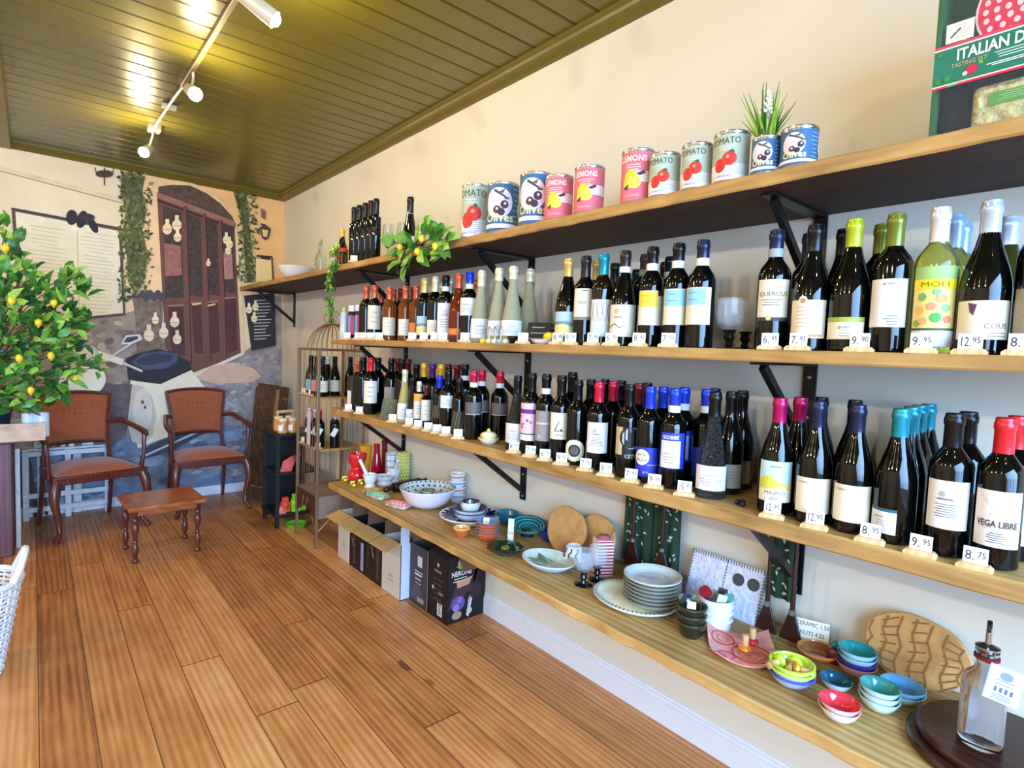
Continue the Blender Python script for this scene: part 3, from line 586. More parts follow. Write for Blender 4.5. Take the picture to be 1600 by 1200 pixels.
# cap pixel x, y, row, kind, glass, cap colour, label design, words, options
S3 = 'bottles on the red wine shelf'; S2 = 'bottles on the eye-level shelf'
shelf3 = [
 (1572, 660, 0, 'b', DG, RD, 'vega', 'dark wine bottle with red capsule and a white VEGA LIBRE label', dict(z0=.045, z1=.158, cz=.225)),
 (1591, 655, 1, 'b', DG, RD, 'plain', 'dark wine bottle with red capsule half hidden behind the VEGA LIBRE bottle', {}),
 (1492, 654, 0, 'b', DG, BK, 'bodega', 'dark wine bottle with black capsule and big white label, left of the VEGA LIBRE bottle', dict(z0=.06, z1=.162, cz=.22)),
 (1514, 649, 1, 'b', DG, BK, None, 'dark bottle with black capsule behind the big white label, left of VEGA LIBRE', {}),
 (1409, 645, 0, 'g', DG, TEAL, 'gruner_t', 'dark bottle with turquoise capsule and low white label, in front of three alike', dict(z0=.022, z1=.078, turn=-42, ang=50, cz=.228)),
 (1425, 642, 1, 'g', DG, TEAL, None, 'turquoise capped dark bottle directly behind the front turquoise capped one', dict(cz=.228)),
 (1437, 640, 2, 'g', DG, TEAL, None, 'turquoise capped dark bottle third from the front of its file', dict(cz=.228)),
 (1451, 638, 3, 'g', DG, TEAL, None, 'turquoise capped dark bottle at the back against the wall', dict(cz=.228)),
 (1342, 634, 0, 'g', DG, NV, 'braid', 'dark bottle with navy capsule and square cream label, left of the turquoise capped bottles', dict(z0=.028, z1=.115)),
 (1320, 627, 2, 'g', DG, BK, None, 'black capped dark bottle in the back between two square cream labels, right one', {}),
 (1300, 627, 2, 'g', DG, BK, None, 'black capped dark bottle in the back between two square cream labels, left one', {}),
 (1280, 628, 0, 'g', DG, NV, 'braid', 'dark bottle with navy capsule and square cream label, beside the landscape label', dict(z0=.028, z1=.115)),
 (1220, 624, 0, 'g', DG, MAG, 'masino', 'dark bottle with magenta capsule and MASINO landscape label', dict(z0=.035, z1=.14, cz=.235)),
 (1244, 622, 1, 'g', DG, MAG, None, 'magenta capped dark bottle behind the landscape label one', dict(cz=.235)),
 (1161, 616, 2, 'g', DG, BK, 'dim', 'black capped broad bottle at the back beside the textured bottle', dict(z0=.02, z1=.09, ang=55)),
 (1143, 620, 1, 'g', DG, BK, 'dim', 'black capped bottle with a gold neck seal behind the textured bottle', dict(z0=.02, z1=.09)),
 (1118, 622, 0, 'c', TEXD, BK, 'plain', 'textured black bottle with a wide white label low on its body', dict(z0=.025, z1=.095, ang=66)),
 (1118, 604, 2, 'b', DG, NV, None, 'navy capped dark bottle at the back behind the textured bottle', {}),
 (1100, 604, 1, 'b', DG, BLU, 'blue', 'blue capped dark bottle right of the two GIOBBE style bottles, farther back', dict(band=WHT, cz=.242)),
 (1076, 604, 1, 'b', DG, BLU, 'blue', 'blue capped bottle with blue label partly behind the GIOBBE bottle', dict(band=WHT, cz=.242, z0=.07, z1=.168)),
 (1056, 604, 0, 'b', DG, BLU, 'giobbe', 'dark bottle with blue capsule and blue and white GIOBBE label', dict(band=WHT, cz=.242, z0=.062, z1=.17, ang=60)),
 (1038, 612, 1, 'b', DG, BLU, None, 'navy blue capped bottle between the GIOBBE and the blue circle label', dict(H=.285)),
 (1017, 613, 0, 'b', DG, BLU, 'puro', 'dark bottle with bright blue cap and blue label carrying a white circle', dict(z0=.02, z1=.112, ang=70)),
 (1012, 607, 2, 'b', DG, BK, None, 'black capped bottle behind the blue label with white circle', {}),
 (999, 604, 1, 'b', DG, DRD, None, 'maroon capped bottle right behind the moon label bottle', {}),
 (985, 605, 0, 'b', DG, BK, 'moon', 'dark bottle with a crescent moon label and gold strip', dict(z0=.062, z1=.165, ang=75)),
 (970, 601, 2, 'b', DG, BK, None, 'black capped bottle behind the moon label, farther back', {}),
 (959, 603, 1, 'b', DG, CRI, None, 'crimson capped bottle just left of the moon label, second row', {}),
 (947, 602, 2, 'b', DG, BK, None, 'black capped bottle between two crimson caps', {}),
 (937, 602, 0, 'b', DG, CRI, 'bodega', 'dark bottle with crimson capsule and tall plain white label', dict(z0=.06, z1=.165)),
 (924, 599, 1, 'b', DG, BK, None, 'black capped bottle behind the rosette and the tall white label', {}),
 (904, 599, 0, 'b', DG, BK, 'rosette', 'dark bottle with a round cream rosette near its base', dict(z0=.015, z1=.09, ang=58, turn=-8)),
 (895, 589, 1, 'b', DG, BK, None, 'tall black capped bottle behind the rosette bottle', dict(H=.31)),
 (877, 590, 0, 'b', DG, BK, 'signed', 'dark bottle whose white label bears a black signature', dict(H=.3, z0=.078, z1=.172)),
 (854, 590, 0, 'b', DG, BK, 'taupe', 'dark bottle with white neck band and taupe label', dict(H=.3, band=WHT, cz=.245, z0=.06, z1=.17)),
 (833, 590, 0, 'b', DG, BK, 'pink', 'slim dark bottle with a pink, purple and white label', dict(H=.3, z0=.05, z1=.19, ang=50, turn=-30)),
 (810, 597, 0, 'c', TEXD, BK, 'plain', 'textured dark bottle with black cap and white label low on the body', dict(H=.285, z0=.03, z1=.11, turn=-20)),
 (782, 586, 1, 'b', DG, CRI, 'grey', 'crimson capped bottle, right of three with a white neck band', dict(band=WHT, cz=.236, z0=.11, z1=.165)),
 (764, 586, 1, 'b', DG, CRI, 'grey', 'crimson capped bottle, middle of three with a white neck band', dict(band=WHT, cz=.236, z0=.11, z1=.165)),
 (741, 585, 0, 'b', DG, CRI, 'grey', 'crimson capped bottle, left of three with a white neck band and grey label', dict(band=WHT, cz=.236, z0=.11, z1=.165)),
 (727, 573, 1, 'b', DG, BK, None, 'black capped bottle with white neck band, beside the left crimson cap', dict(band=WHT, cz=.22, H=.31)),
 (713, 570, 2, 'b', DG, DRD, None, 'brown capped bottle in the back row left of the crimson caps', dict(H=.3)),
 (718, 600, 0, 'b', DG, BK, 'gold', 'short dark bottle with a bronze striped label below the banded black one', dict(H=.25, z0=.02, z1=.13)),
 (703, 572, 2, 'b', DG, DRD, None, 'dark red capped bottle behind the plain white label', dict(H=.3)),
 (699, 581, 0, 'b', DG, BK, 'plain', 'black capped bottle with a square white label next to the gold lattice label', dict(H=.285, z0=.12, z1=.18)),
 (689, 593, 0, 'b', DG, BLU, 'gold', 'shorter bottle with bright blue cap and gold lattice label', dict(H=.255, z0=.07, z1=.14)),
 (689, 571, 1, 'b', DG, YEL, None, 'yellow capped bottle above the blue cap', dict(H=.3)),
 (676, 572, 1, 'b', DG, PUR, None, 'purple capped bottle between two yellow caps', dict(H=.3)),
 (664, 569, 1, 'b', DG, YEL, None, 'yellow capped bottle left of the purple cap', dict(H=.3)),
 (666, 622, 0, 'b', DG, DRD, 'small', 'small half bottle with dark red cap and cream label', dict(H=.2, z0=.05, z1=.2)),
 (655, 611, 0, 'b', DG, CW, 'goldtop', 'small half bottle with pale cap and gold topped label', dict(H=.215, z0=.05, z1=.22)),
 (651, 580, 1, 'b', DG, BK, None, 'black capped bottle behind the two half bottles', dict(H=.29)),
 (645, 604, 0, 'c', TEXD, BK, 'plain', 'textured black sparkling bottle with a white label, right of the golden one', dict(H=.23, z0=.02, z1=.1)),
 (633, 586, 0, 'c', GOLDT, CW, 'plain', 'pale gold textured sparkling bottle with a white label', dict(H=.265, z0=.02, z1=.11)),
 (638, 557, 2, 'b', DG, DRD, None, 'dark red capped bottle in the back above the golden bottle', dict(H=.31)),
 (629, 557, 1, 'b', DG, BK, None, 'black capped tall bottle in the second row, left of the golden bottle', dict(H=.31)),
 (622, 557, 2, 'b', DG, DRD, None, 'dark red capped bottle right of the grey label one', dict(H=.31)),
 (612, 556, 1, 'b', DG, BK, 'dim', 'black capped tall bottle with a grey label', dict(H=.31, z0=.07, z1=.15)),
 (605, 557, 2, 'b', DG, RD, None, 'red capped bottle left of the grey label, in the back row', dict(H=.31)),
 (588, 556, 1, 'b', DG, BK, None, 'black capped bottle behind the tall white label at the far end', dict(H=.31)),
 (580, 555, 0, 'b', DG, RD, 'small', 'red capped bottle with tall cream label at the far end of the red wines', dict(H=.31, z0=.06, z1=.18)),
 (568, 555, 0, 'b', DG, BK, None, 'black capped bottle without a visible label at the far end', dict(H=.31)),
 (560, 568, 1, 'b', DG, OR, None, 'orange capped shorter bottle at the very end of the red wine shelf', dict(H=.28)),
]
shelf2 = [
 (1612, 345, 0, 'b', DG, BK, 'dim', 'dark bottle cut by the right edge of the picture', {}),
 (1558, 339, 0, 'g', DG, SILV, 'cous', 'broad dark bottle with silver blue capsule and cream COUS label', dict(z0=.03, z1=.105, ang=68, cz=.225)),
 (1577, 363, 2, 'g', OLGL, SILV, None, 'silver capped bottle at the back behind the COUS label bottle', dict(cz=.24)),
 (1475, 324, 0, 'b', PALE, (214, 216, 222), 'moli', 'clear pale wine bottle with white capsule and yellow patterned MOLI label', dict(z0=.015, z1=.178, cz=.225)),
 (1494, 336, 1, 'b', PALE, (150, 176, 220), 'cream', 'pale wine bottle with white blue capsule behind the MOLI bottle', dict(cz=.225)),
 (1506, 344, 2, 'b', PALE, (150, 176, 220), None, 'pale wine bottle third in line behind the MOLI bottle', dict(cz=.225)),
 (1409, 323, 0, 'b', DG, OLV, 'gruner2', 'dark bottle with long olive green capsule and white label, left of the MOLI bottle', dict(z0=.055, z1=.158, ang=58, turn=-10, cz=.215)),
 (1380, 366, 2, 'b', DG, OLV, None, 'olive capped bottle in the back, right one beside the tall olive capsule', {}),
 (1355, 359, 1, 'b', DG, OLV, 'gruner', 'olive capped bottle behind the lime capsule', dict(z0=.02, z1=.07)),
 (1335, 348, 0, 'g', DG, LIME, 'gruner', 'dark bottle with lime green capsule and low cream label', dict(z0=.028, z1=.078, turn=-14, cz=.228)),
 (1306, 370, 1, 'g', DG, BK, None, 'black capped bottle between the lime capsule and the crested cream label', {}),
 (1279, 352, 0, 'g', DG, BK, 'estate', 'dark bottle with silver stamped black capsule and crested cream label', dict(z0=.03, z1=.12, turn=-12, cz=.235)),
 (1261, 370, 1, 'b', DG, NV, 'dim', 'navy capped bottle behind the QUERCUS bottle', dict(z0=.07, z1=.16)),
 (1215, 359, 0, 'b', DG, NV, 'quercus', 'dark bottle with navy capsule and cream QUERCUS label', dict(z0=.072, z1=.175, cz=.245, band=(150, 156, 170))),
 (1091, 394, 0, 'b', DG, NV, 'azure', 'dark bottle with a light blue topped label, right one of two', dict(band=WHT, cz=.242, z0=.065, z1=.168, turn=-18)),
 (1069, 388, 0, 'b', DG, BK, 'azure', 'dark bottle with a light blue topped label, left and taller one of two', dict(band=WHT, cz=.242, z0=.065, z1=.168)),
 (1048, 398, 2, 'b', DG, BK, None, 'black capped bottle with white band between yellow and blue topped labels', dict(band=WHT, cz=.242)),
 (1040, 409, 3, 'b', DG, BK, None, 'black capped bottle at the wall right of the yellow topped label', {}),
 (1021, 392, 0, 'b', DG, BK, 'yellow', 'dark bottle with white neck band and yellow topped label', dict(band=WHT, cz=.242, z0=.065, z1=.168)),
 (1009, 402, 1, 'b', DG, (70, 50, 50), None, 'copper black capped bottle with greenish band behind the yellow topped label', dict(band=(120, 150, 130), cz=.242)),
 (995, 425, 2, 'b', DG, (20, 50, 40), None, 'dark green capped low bottle between sealed and yellow topped labels', dict(H=.27)),
 (978, 396, 0, 'g', DG, (52, 34, 32), 'sealed', 'bottle with copper dark capsule, white band and broad label with gold seal', dict(band=WHT, cz=.242, z0=.03, z1=.13, ang=70)),
 (962, 408, 2, 'b', DG, (20, 36, 40), None, 'dark capped bottle behind the lattice and gold seal labels', {}),
 (943, 404, 0, 'b', DB, (20, 130, 150), 'lattice', 'amber brown bottle with turquoise capsule and white lattice label', dict(z0=.03, z1=.15)),
 (934, 414, 1, 'b', DG, GLD, None, 'gold capped bottle peeking left of the turquoise capsule', {}),
 (917, 397, 0, 'b', DG, (40, 32, 30), 'script', 'dark bottle with brown black capsule and pale script label with grey strip', dict(z0=.085, z1=.19, cz=.225)),
 (890, 404, 0, 'g', DG, GLD, 'sea', 'slim dark bottle with gold capsule and seaside picture label', dict(z0=.03, z1=.115, turn=-10, cz=.225)),
 (828, 441, 1, 'c', FROST, CW, None, 'clear textured cone bottle on the right, farther back by the bracket', dict(cz=.25)),
 (802, 436, 0, 'c', FROST, CW, 'plain', 'clear textured cone shaped bottle, third from the left', dict(z0=.03, z1=.09, cz=.25)),
 (780, 433, 0, 'c', FROST, CW, 'plain', 'clear textured cone shaped bottle, second from the left', dict(z0=.03, z1=.09, cz=.25)),
 (753, 428, 0, 'c', FROST, CW, 'plain', 'clear textured cone shaped bottle with white label, leftmost of four', dict(z0=.02, z1=.1, cz=.235)),
 (744, 439, 2, 'b', DG, OR, None, 'orange red capped bottle behind the blue capsule', {}),
 (734, 430, 0, 'b', DG, BLU, 'plain', 'dark bottle with blue capsule and white label high on its body', dict(band=WHT, cz=.25, z0=.115, z1=.19, turn=-20)),
 (718, 435, 0, 'g', ROSE, OR, 'orange', 'rose amber bottle with orange capsule and orange label', dict(z0=.03, z1=.06, ang=70)),
 (705, 441, 1, 'b', DG, (190, 200, 170), None, 'pale green capped bottle right of the white banded black cap', {}),
 (697, 437, 0, 'b', DG, BK, 'plain', 'black capped bottle with white band and big white label', dict(band=WHT, cz=.25, z0=.04, z1=.175)),
 (690, 441, 2, 'b', DG, CW, None, 'cream capped bottle in the back left of the big white label', {}),
 (681, 437, 0, 'b', DG, CW, 'cream', 'wide cream capped bottle with a low cream label', dict(z0=.03, z1=.1)),
 (674, 456, 2, 'b', DG, DRD, None, 'short dark red capped bottle between yellow and cream caps', dict(H=.26)),
 (662, 437, 0, 'b', DG, (222, 206, 110), 'sea', 'yellow capped bottle with a pale seaside label', dict(z0=.03, z1=.12)),
 (653, 453, 0, 'b', AMB, OR, 'orange', 'orange capped amber bottle left of the yellow capsule', dict(H=.27, z0=.02, z1=.1)),
 (647, 441, 2, 'b', DG, DRD, None, 'dark red capped bottle above the amber ones', {}),
 (634, 451, 0, 'b', AMB, OR, 'small', 'amber bottle with orange cap and cream label, right one of two', dict(H=.275, z0=.03, z1=.12)),
 (627, 439, 2, 'b', DG, DRD, None, 'dark orange capped bottle between the two cream labelled amber bottles', {}),
 (614, 438, 2, 'b', DG, OR, None, 'orange capped dark bottle behind the left amber bottle', {}),
 (609, 448, 0, 'b', AMB, OR, 'small', 'amber bottle with orange cap and cream label, left one of two', dict(H=.28, z0=.03, z1=.13)),
 (597, 440, 2, 'b', DG, OR, None, 'orange capped bottle in the back next to the tall white label', {}),
 (586, 435, 0, 'b', DG, OR, 'small', 'orange capped dark bottle with a tall white label', dict(z0=.06, z1=.19)),
 (573, 436, 0, 'b', DG, OR, None, 'orange capped dark bottle with no label, at the far end of the eye-level shelf', {}),
]
def place(rows, z, H0):
    L = []
    for (px, py, row, kind, gl, cap, lab, words, op) in rows:
        op = dict(op); H = op.pop('H', H0); p = at(px, py, X=ROW[row]); r = PROF[kind][1]*H/.3
        L.append([Vector((ROW[row], p.y, z)), r, row, (H, kind, gl, cap, lab, words, op)])
    for it in range(60):                       # nudge neighbours apart so that no two bottles touch
        for i in range(len(L)):
            for j in range(i):
                a, b = L[i], L[j]; d = a[0]-b[0]; dd = math.hypot(d.x, d.y); need = a[1]+b[1]+.0015
                if dd < need:
                    if dd < 1e-4: d = Vector((.001, .001, 0)); dd = .0014
                    k = (need-dd)/dd; wa = .5+.2*(a[2]-b[2]); wa = max(.1, min(.9, wa))
                    a[0] += Vector((d.x*.6, d.y, 0))*k*wa; b[0] -= Vector((d.x*.6, d.y, 0))*k*(1-wa)
        for a in L:
            for by in (.69, 1.93, 3.05):
                if a[0].x > 1.49 and abs(a[0].y-by) < .058: a[0].y += .012*(1 if a[0].y > by else -1)
        for a in L: a[0].x = min(RX-.004-a[1]-.008, max(1.405+.0*a[1], a[0].x))
    return L
for rows, z, H0, grp in ((shelf3, Z3, .289, S3), (shelf2, Z2, .30, S2)):
    for pos, r, row, (H, kind, gl, cap, lab, words, op) in place(rows, z, H0):
        op['big'] = bool(op.get('big', 0))
        bottle(pos, H, kind, gl, cap, lab, words, grp, **op)

# ------------------------------------------------------------------ price cards in wooden holders
CARD = mat((236, 232, 214), .7)
hm = None
def price(px, z, text, words, x=1.371, sz=1, py=None):
    global hm
    if hm is None:
        pr = [(-.028, 0), (.028, 0), (.028, .006), (.022, .011), (-.022, .011), (-.028, .006)]
        hm = MB().prism(pr, -.011, .011, 0, T(rx=pi/2)).mesh('holder', W_LIGHT, ang=20)
    py_ = {Z1: 300, Z2: 533, Z3: 700, Z4: 800}[z] if py is None else py
    p = at(px, py_, X=x) if py is None else at(px, py, Z=z)
    d = Vector((-p.x, -p.y*.7, 0)); t = thing('price_card', (p.x, p.y, z), words, 'price card', 'price cards in little wooden holders', math.atan2(d.x, -d.y)+random.uniform(-.12, .12))
    t.scale = (sz,)*3
    link('holder', hm, t)
    a = MB().box(-.019, .019, -.0006, .0006, .0105, .041, M=T(rx=-.12)); co = a.build('card', CARD, t, smooth=False)
    if text:
        b_, s_ = text.split('.'); M = T(rx=-.12, y=-.0012); tt = MB()
        for tx, cx, cy, h in ((b_+'.', -.0085+.001*(len(b_)-1), .0165, .026), (s_, .0095, .0225, .017)):
            vs, fs = glyphs(tx); tt.add([M @ Vector((cx+x*h*(.8 if len(b_)<2 or '.' not in tx else .6), 0, cy+y*h)) for x, y in vs], fs)
        tt.build('lettering', mat((40, 40, 60), .6), co, smooth=False)

for px, tx, wd in ((1539, '8.75', 'price card reading 8.75 below the VEGA LIBRE bottle'), (1451, '9.95', 'price card reading 9.95 on the red wine shelf below a big white label'), (1370, '8.95', 'price card reading 8.95 before the turquoise capped bottle'),
                   (1281, '12.95', 'price card reading 12.95 before the square cream label'), (1213, '12.95', 'price card reading 12.95 before the landscape label'), (1073, '15.90', 'price card reading 15.90 left of the textured bottle'),
                   (1025, '9.90', 'price card below the GIOBBE bottle'), (988, '7.95', 'price card below the blue label with white circle'), (948, '8.95', 'price card below the moon label'), (916, '7.95', 'price card below the tall plain white label'),
                   (878, '9.50', 'price card at the rosette bottle'), (852, '6.95', 'price card below the white label with signature'), (829, '7.50', 'price card below the pink and taupe labels'), (803, '8.50', 'price card right of the yellow lidded dish'),
                   (715, '', 'price card left of the leftmost crimson capped bottle'), (696, '', 'price card in the row left of the lidded dish, below the gold lattice label'), (682, '', 'price card below the half bottle with dark red cap'), (668, '', 'price card below the half bottle with gold topped label'),
                   (652, '', 'price card right of the golden sparkling bottle'), (638, '', 'price card before the golden sparkling bottle'), (612, '', 'price card beside the small photo frame'), (560, '', 'price card beside the red capped bottle at the far end'), (543, '', 'price card at the far tip of the red wine shelf')):
    q = at(px, 700, X=1.371); price(px, Z3, tx, wd)
for px, tx, wd in ((1597, '8.95', 'price card at the right edge of the eye-level shelf'), (1516, '12.95', 'price card reading 12.95 below the COUS label'), (1440, '9.95', 'price card reading 9.95 below the MOLI bottle'), (1343, '9.90', 'price card below the lime capped bottle'),
                   (1247, '7.95', 'price card reading 7.95 below the crested cream label'), (1203, '6.95', 'price card below the QUERCUS bottle'), (1044, '7.95', 'price card below the blue topped labels'), (998, '8.90', 'price card below the yellow topped label'),
                   (955, '6.90', 'price card below the gold seal label'), (926, '7.95', 'price card below the lattice label'), (891, '9.95', 'price card between script and seaside labels'), (871, '8.95', 'price card below the seaside label of the gold capped bottle'),
                   (817, '', 'price card right of the small black bowl'), (726, '', 'price card below the rose amber bottle'), (692, '', 'price card below the big white label of the eye-level shelf'), (679, '', 'price card below the low cream label'),
                   (662, '', 'price card below the yellow capped bottle'), (644, '', 'price card below the amber bottles'), (592, '', 'price card below the tall white label, right of two'), (580, '', 'price card below the tall white label, left of two'),
                   (569, '', 'price card below the unlabelled orange capped bottle'), (559, '', 'price card right of the white lidded sauce bottles'), (542, '', 'price card at the far tip of the eye-level shelf')):
    price(px, Z2, tx, wd)

# ------------------------------------------------------------------ printed tins and the rest of the top shelf
TIN = mat((176, 176, 172), .25, .9)
def tin_design(k):
    if k == 'tomato': return (168, 180, 156), [('r', -1, 1, 0, .1, (226, 222, 224)), ('t', 'TOMATO', -.14, .79, .2, (70, 70, 60), .85), ('l', -.3, .1, .66, .72, 2, (210, 214, 200))]+[('r', -.16, 1, .1+.036*i, .122+.036*i, (228, 224, 226)) for i in range(7)]+[('r', -1, -.16, .1, .36, (228, 224, 226)), ('c', -.2, .32, .13, (196, 40, 30), 1.2), ('c', -.03, .46, .155, (206, 44, 28)), ('c', -.06, .5, .04, (240, 140, 110)), ('p', [(-.05, .62), (.0, .56), (.06, .6), (.01, .66)], (60, 80, 40)), ('t', 'ORGANIC', -.12, .06, .07, (120, 110, 110))]
    if k == 'olive': return (52, 98, 140), [('c', -.1, .6, .33, (226, 212, 220)), ('p', [(-.2, .85), (.1, .66), (.11, .7), (-.18, .9)], (70, 60, 66)), ('p', [(-.1, .82), (.04, .9), (.0, .8)], (90, 90, 60)), ('p', [(0, .74), (.16, .7), (.04, .66)], (90, 90, 60)), ('c', .03, .56, .09, (60, 34, 48)), ('c', -.12, .45, .09, (82, 46, 60)), ('c', -.03, .4, .08, (60, 34, 48)), ('c', .04, .58, .03, (220, 200, 210)), ('c', -.12, .47, .03, (220, 200, 210)), ('t', '*Olives', -.08, .2, .26, (236, 220, 160), 1.0), ('r', -1, 1, .06, .15, (226, 222, 232)), ('c', .55, .5, .24, (220, 214, 190)), ('c', .55, .5, .1, (70, 90, 50)), ('l', .2, .42, .1, .9, 8, (160, 190, 210))]
    return (214, 106, 118), [('t', '*LEMONS', -.1, .8, .17, (240, 226, 214), .9), ('l', -.3, .1, .62, .72, 3, (236, 200, 196)), ('r', -.05, 1, .38, .6, (232, 226, 226))]+[('r', -.05, 1, .42+.045*i, .43+.045*i, (214, 106, 118)) for i in range(4)]+[('p', [(-.3, .26), (-.26, .56), (-.16, .63), (-.04, .6), (-.04, .4), (-.12, .26)], (236, 200, 30)), ('c', -.06, .38, .14, (240, 226, 110)), ('c', -.06, .38, .11, (226, 206, 60)), ('c', -.06, .38, .03, (244, 236, 160)), ('p', [(-.02, .54), (.12, .62), (.16, .56), (.04, .5)], (50, 56, 40)), ('p', [(-.3, .26), (-.16, .34), (-.2, .22)], (50, 56, 40)), ('t', 'ORGANIC', -.1, .08, .07, (236, 200, 196))]
def tin(x0, x1, ytop, kind, label):
    pc = (x0+x1)/2; q = at(pc, ytop+40, X=1.415); dep = q.x*_f.x+q.y*_f.y; r = (x1-x0)/2*dep/FPX/1.06
    X = XS+.012+r; q = at(pc, ytop+6, X=X); H = q.z-Z1
    d = Vector((-q.x, -q.y, 0)); t = thing('printed_tin', (X, q.y, Z1), label, 'tin', 'printed tins on the top shelf', math.atan2(d.x, -d.y))
    MB().lathe([(0, .002), (r-.002, 0), (r, .003), (r, H-.004), (r-.003, H-.004), (r-.003, .006), (0, .006)], 36).build('tin_body', TIN, t)
    MB().lathe([(r-.003, H-.006), (r+.001, H-.006), (r+.0018, H-.003), (r+.001, H), (r-.003, H)], 36).build('rim', TIN, t)
    base, el = tin_design(kind); put(*design(el, base, cyl_map(r+.0004, .006), 2*pi*r*.9999, H-.016, None, 40), 'printed_wrap', t)
    return X, q.y, H, r
tin(722, 765, 286, 'tomato', 'tall sage tomato tin, leftmost of the tins on the top shelf')
tin(761, 813, 284, 'olive', 'blue olive tin right beside the leftmost tomato tin')
tin(812, 866, 269, 'olive', 'tallest blue olive tin, partly hidden by a pink lemon tin')
tin(852, 897, 272, 'lemon', 'shorter pink lemon tin between the tall olive tin and another lemon tin')
tin(898, 946, 258, 'lemon', 'pink lemon tin standing at the right end of the left group of tins')
tin(972, 1024, 233, 'lemon', 'pink lemon tin beginning the right group of tins')
tin(1016, 1064, 238, 'tomato', 'short sage tomato tin beside the right lemon tin')
tin(1067, 1114, 223, 'tomato', 'medium sage tomato tin, middle of three in the right group')
tin(1117, 1172, 206, 'tomato', 'largest sage tomato tin of the right group')
gx, gy, gh, gr_ = tin(1177, 1219, 211, 'olive', 'small blue olive tin holding a grassy plant')
tin(1223, 1277, 198, 'olive', 'small blue olive tin at the far right, without plant')
GRN = mat((76, 130, 36), .5, noise=.3, nscale=40); GRD = mat((40, 86, 26), .5, noise=.3, nscale=40); GRL = mat((132, 176, 50), .5, noise=.2, nscale=40)
t = thing('flowering_plant', (gx, gy, Z1+.0065), 'small grassy plant with a white grape hyacinth flower growing from the olive tin', 'plant'); m = MB()
for i in range(30):
    a = random.uniform(0, 6.28); l = random.uniform(.1, .19); sp = random.uniform(.01, .075); b = random.uniform(0, .02)
    pts = [(b*cos(a), b*sin(a), gh*.3), (b*cos(a)+sp*.25*cos(a), b*sin(a)+sp*.25*sin(a), gh*.3+l*.55), (sp*cos(a), sp*sin(a), gh*.3+l)]
    m.tube(pts, [.0045, .004, .0006], 4, random.randint(0, 2), flat=.4)
m.build('leaves', [GRN, GRD, GRL], t); m = MB().tube([(0, 0, .0), (-.01, 0, gh*.3+.12)], .002, 6); m.build('stem', GRL, t)
m = MB()
for i in range(42):
    z = i/42; a = i*2.4; rr = .011*(1-z)**.6+.002; m.ball((-.01+rr*cos(a), rr*sin(a), gh*.3+.115+z*.06), .0052*(1-.5*z), 6)
m.build('flower', mat((238, 236, 214), .6), t)
MB().lathe([(0, 0), (gr_-.006, 0), (gr_-.006, gh*.5), (0, gh*.5)], 16).build('soil', mat((50, 34, 24), .9), t)

# gift box
y0 = .36; X = 1.405; t = thing('gift_box', (X, y0, Z1), 'green gift box with a bottle, red patterned plate and an ITALIAN D banner', 'gift box')
GB = mat((44, 92, 50), .5); Wb, Hb, Db = .5, .34, .12
MB().box(0, Db, -Wb, 0, 0, .004).box(0, Db, -Wb, 0, Hb-.004, Hb).box(Db-.004, Db, -Wb, 0, 0, Hb).box(0, Db, -.006, 0, 0, Hb).box(0, Db, -Wb, -Wb+.004, 0, Hb).build('carton', GB, t, smooth=False)
b = MB().lathe([(r*.68, z*.72+.004) for r, z in PROF['b'][0]], 24, c=(.045, -.033, 0)).build('oil_bottle', DG, t)
MB().lathe([(.0125, .17), (.0135, .18), (.0135, .216), (.008, .222), (.011, .24), (0, .244)], 20, c=(.045, -.033, 0)).build('stopper', mat((214, 186, 70), .3, .6), b)
M = T(.012, -.058, .212, rz=-pi/2, ry=.0)
FM = lambda x0_, yy, zz: (lambda x, y, l: Vector((x0_-l, yy-x, zz+y)))
put(*design([('p', [(-.7, .3), (0, .7), (.1, .62), (-.6, .24)], (80, 74, 70)), ('l', -.6, .8, .2, .8, 5, (150, 140, 130))], (230, 222, 200), FM(.012, -.036, .196), .045, .038), 'hang_tag', t)
a = MB(); pc = (.04, -.145, .238)
def disc(b, c, r_, mi, x, sx=1):
    b.add([(x, c[1]+r_*cos(2*pi*i/40)*sx, c[2]+r_*sin(2*pi*i/40)) for i in range(40)], [tuple(range(40))], mi)
disc(a, pc, .088, 0, .022); disc(a, pc, .084, 1, .0216)
for rr, nn, s_ in ((.072, 26, .0055), (.055, 20, .0058), (.038, 14, .006), (.021, 9, .006)):
    for i in range(nn):
        an = 2*pi*i/nn; c = (0, pc[1]+rr*cos(an), pc[2]+rr*sin(an)); disc(a, c, s_, 0, .0212, .8)
disc(a, pc, .01, 0, .0212)
MB().lathe([(0, 0), (.086, 0), (.088, .006), (0, .006)], 40, M=T(.0225, pc[1], pc[2], ry=pi/2)).build('plate', mat((200, 40, 70), .4), t)
a.build('plate_pattern', [mat((236, 190, 190), .4), mat((206, 30, 60), .4)], t, smooth=False)
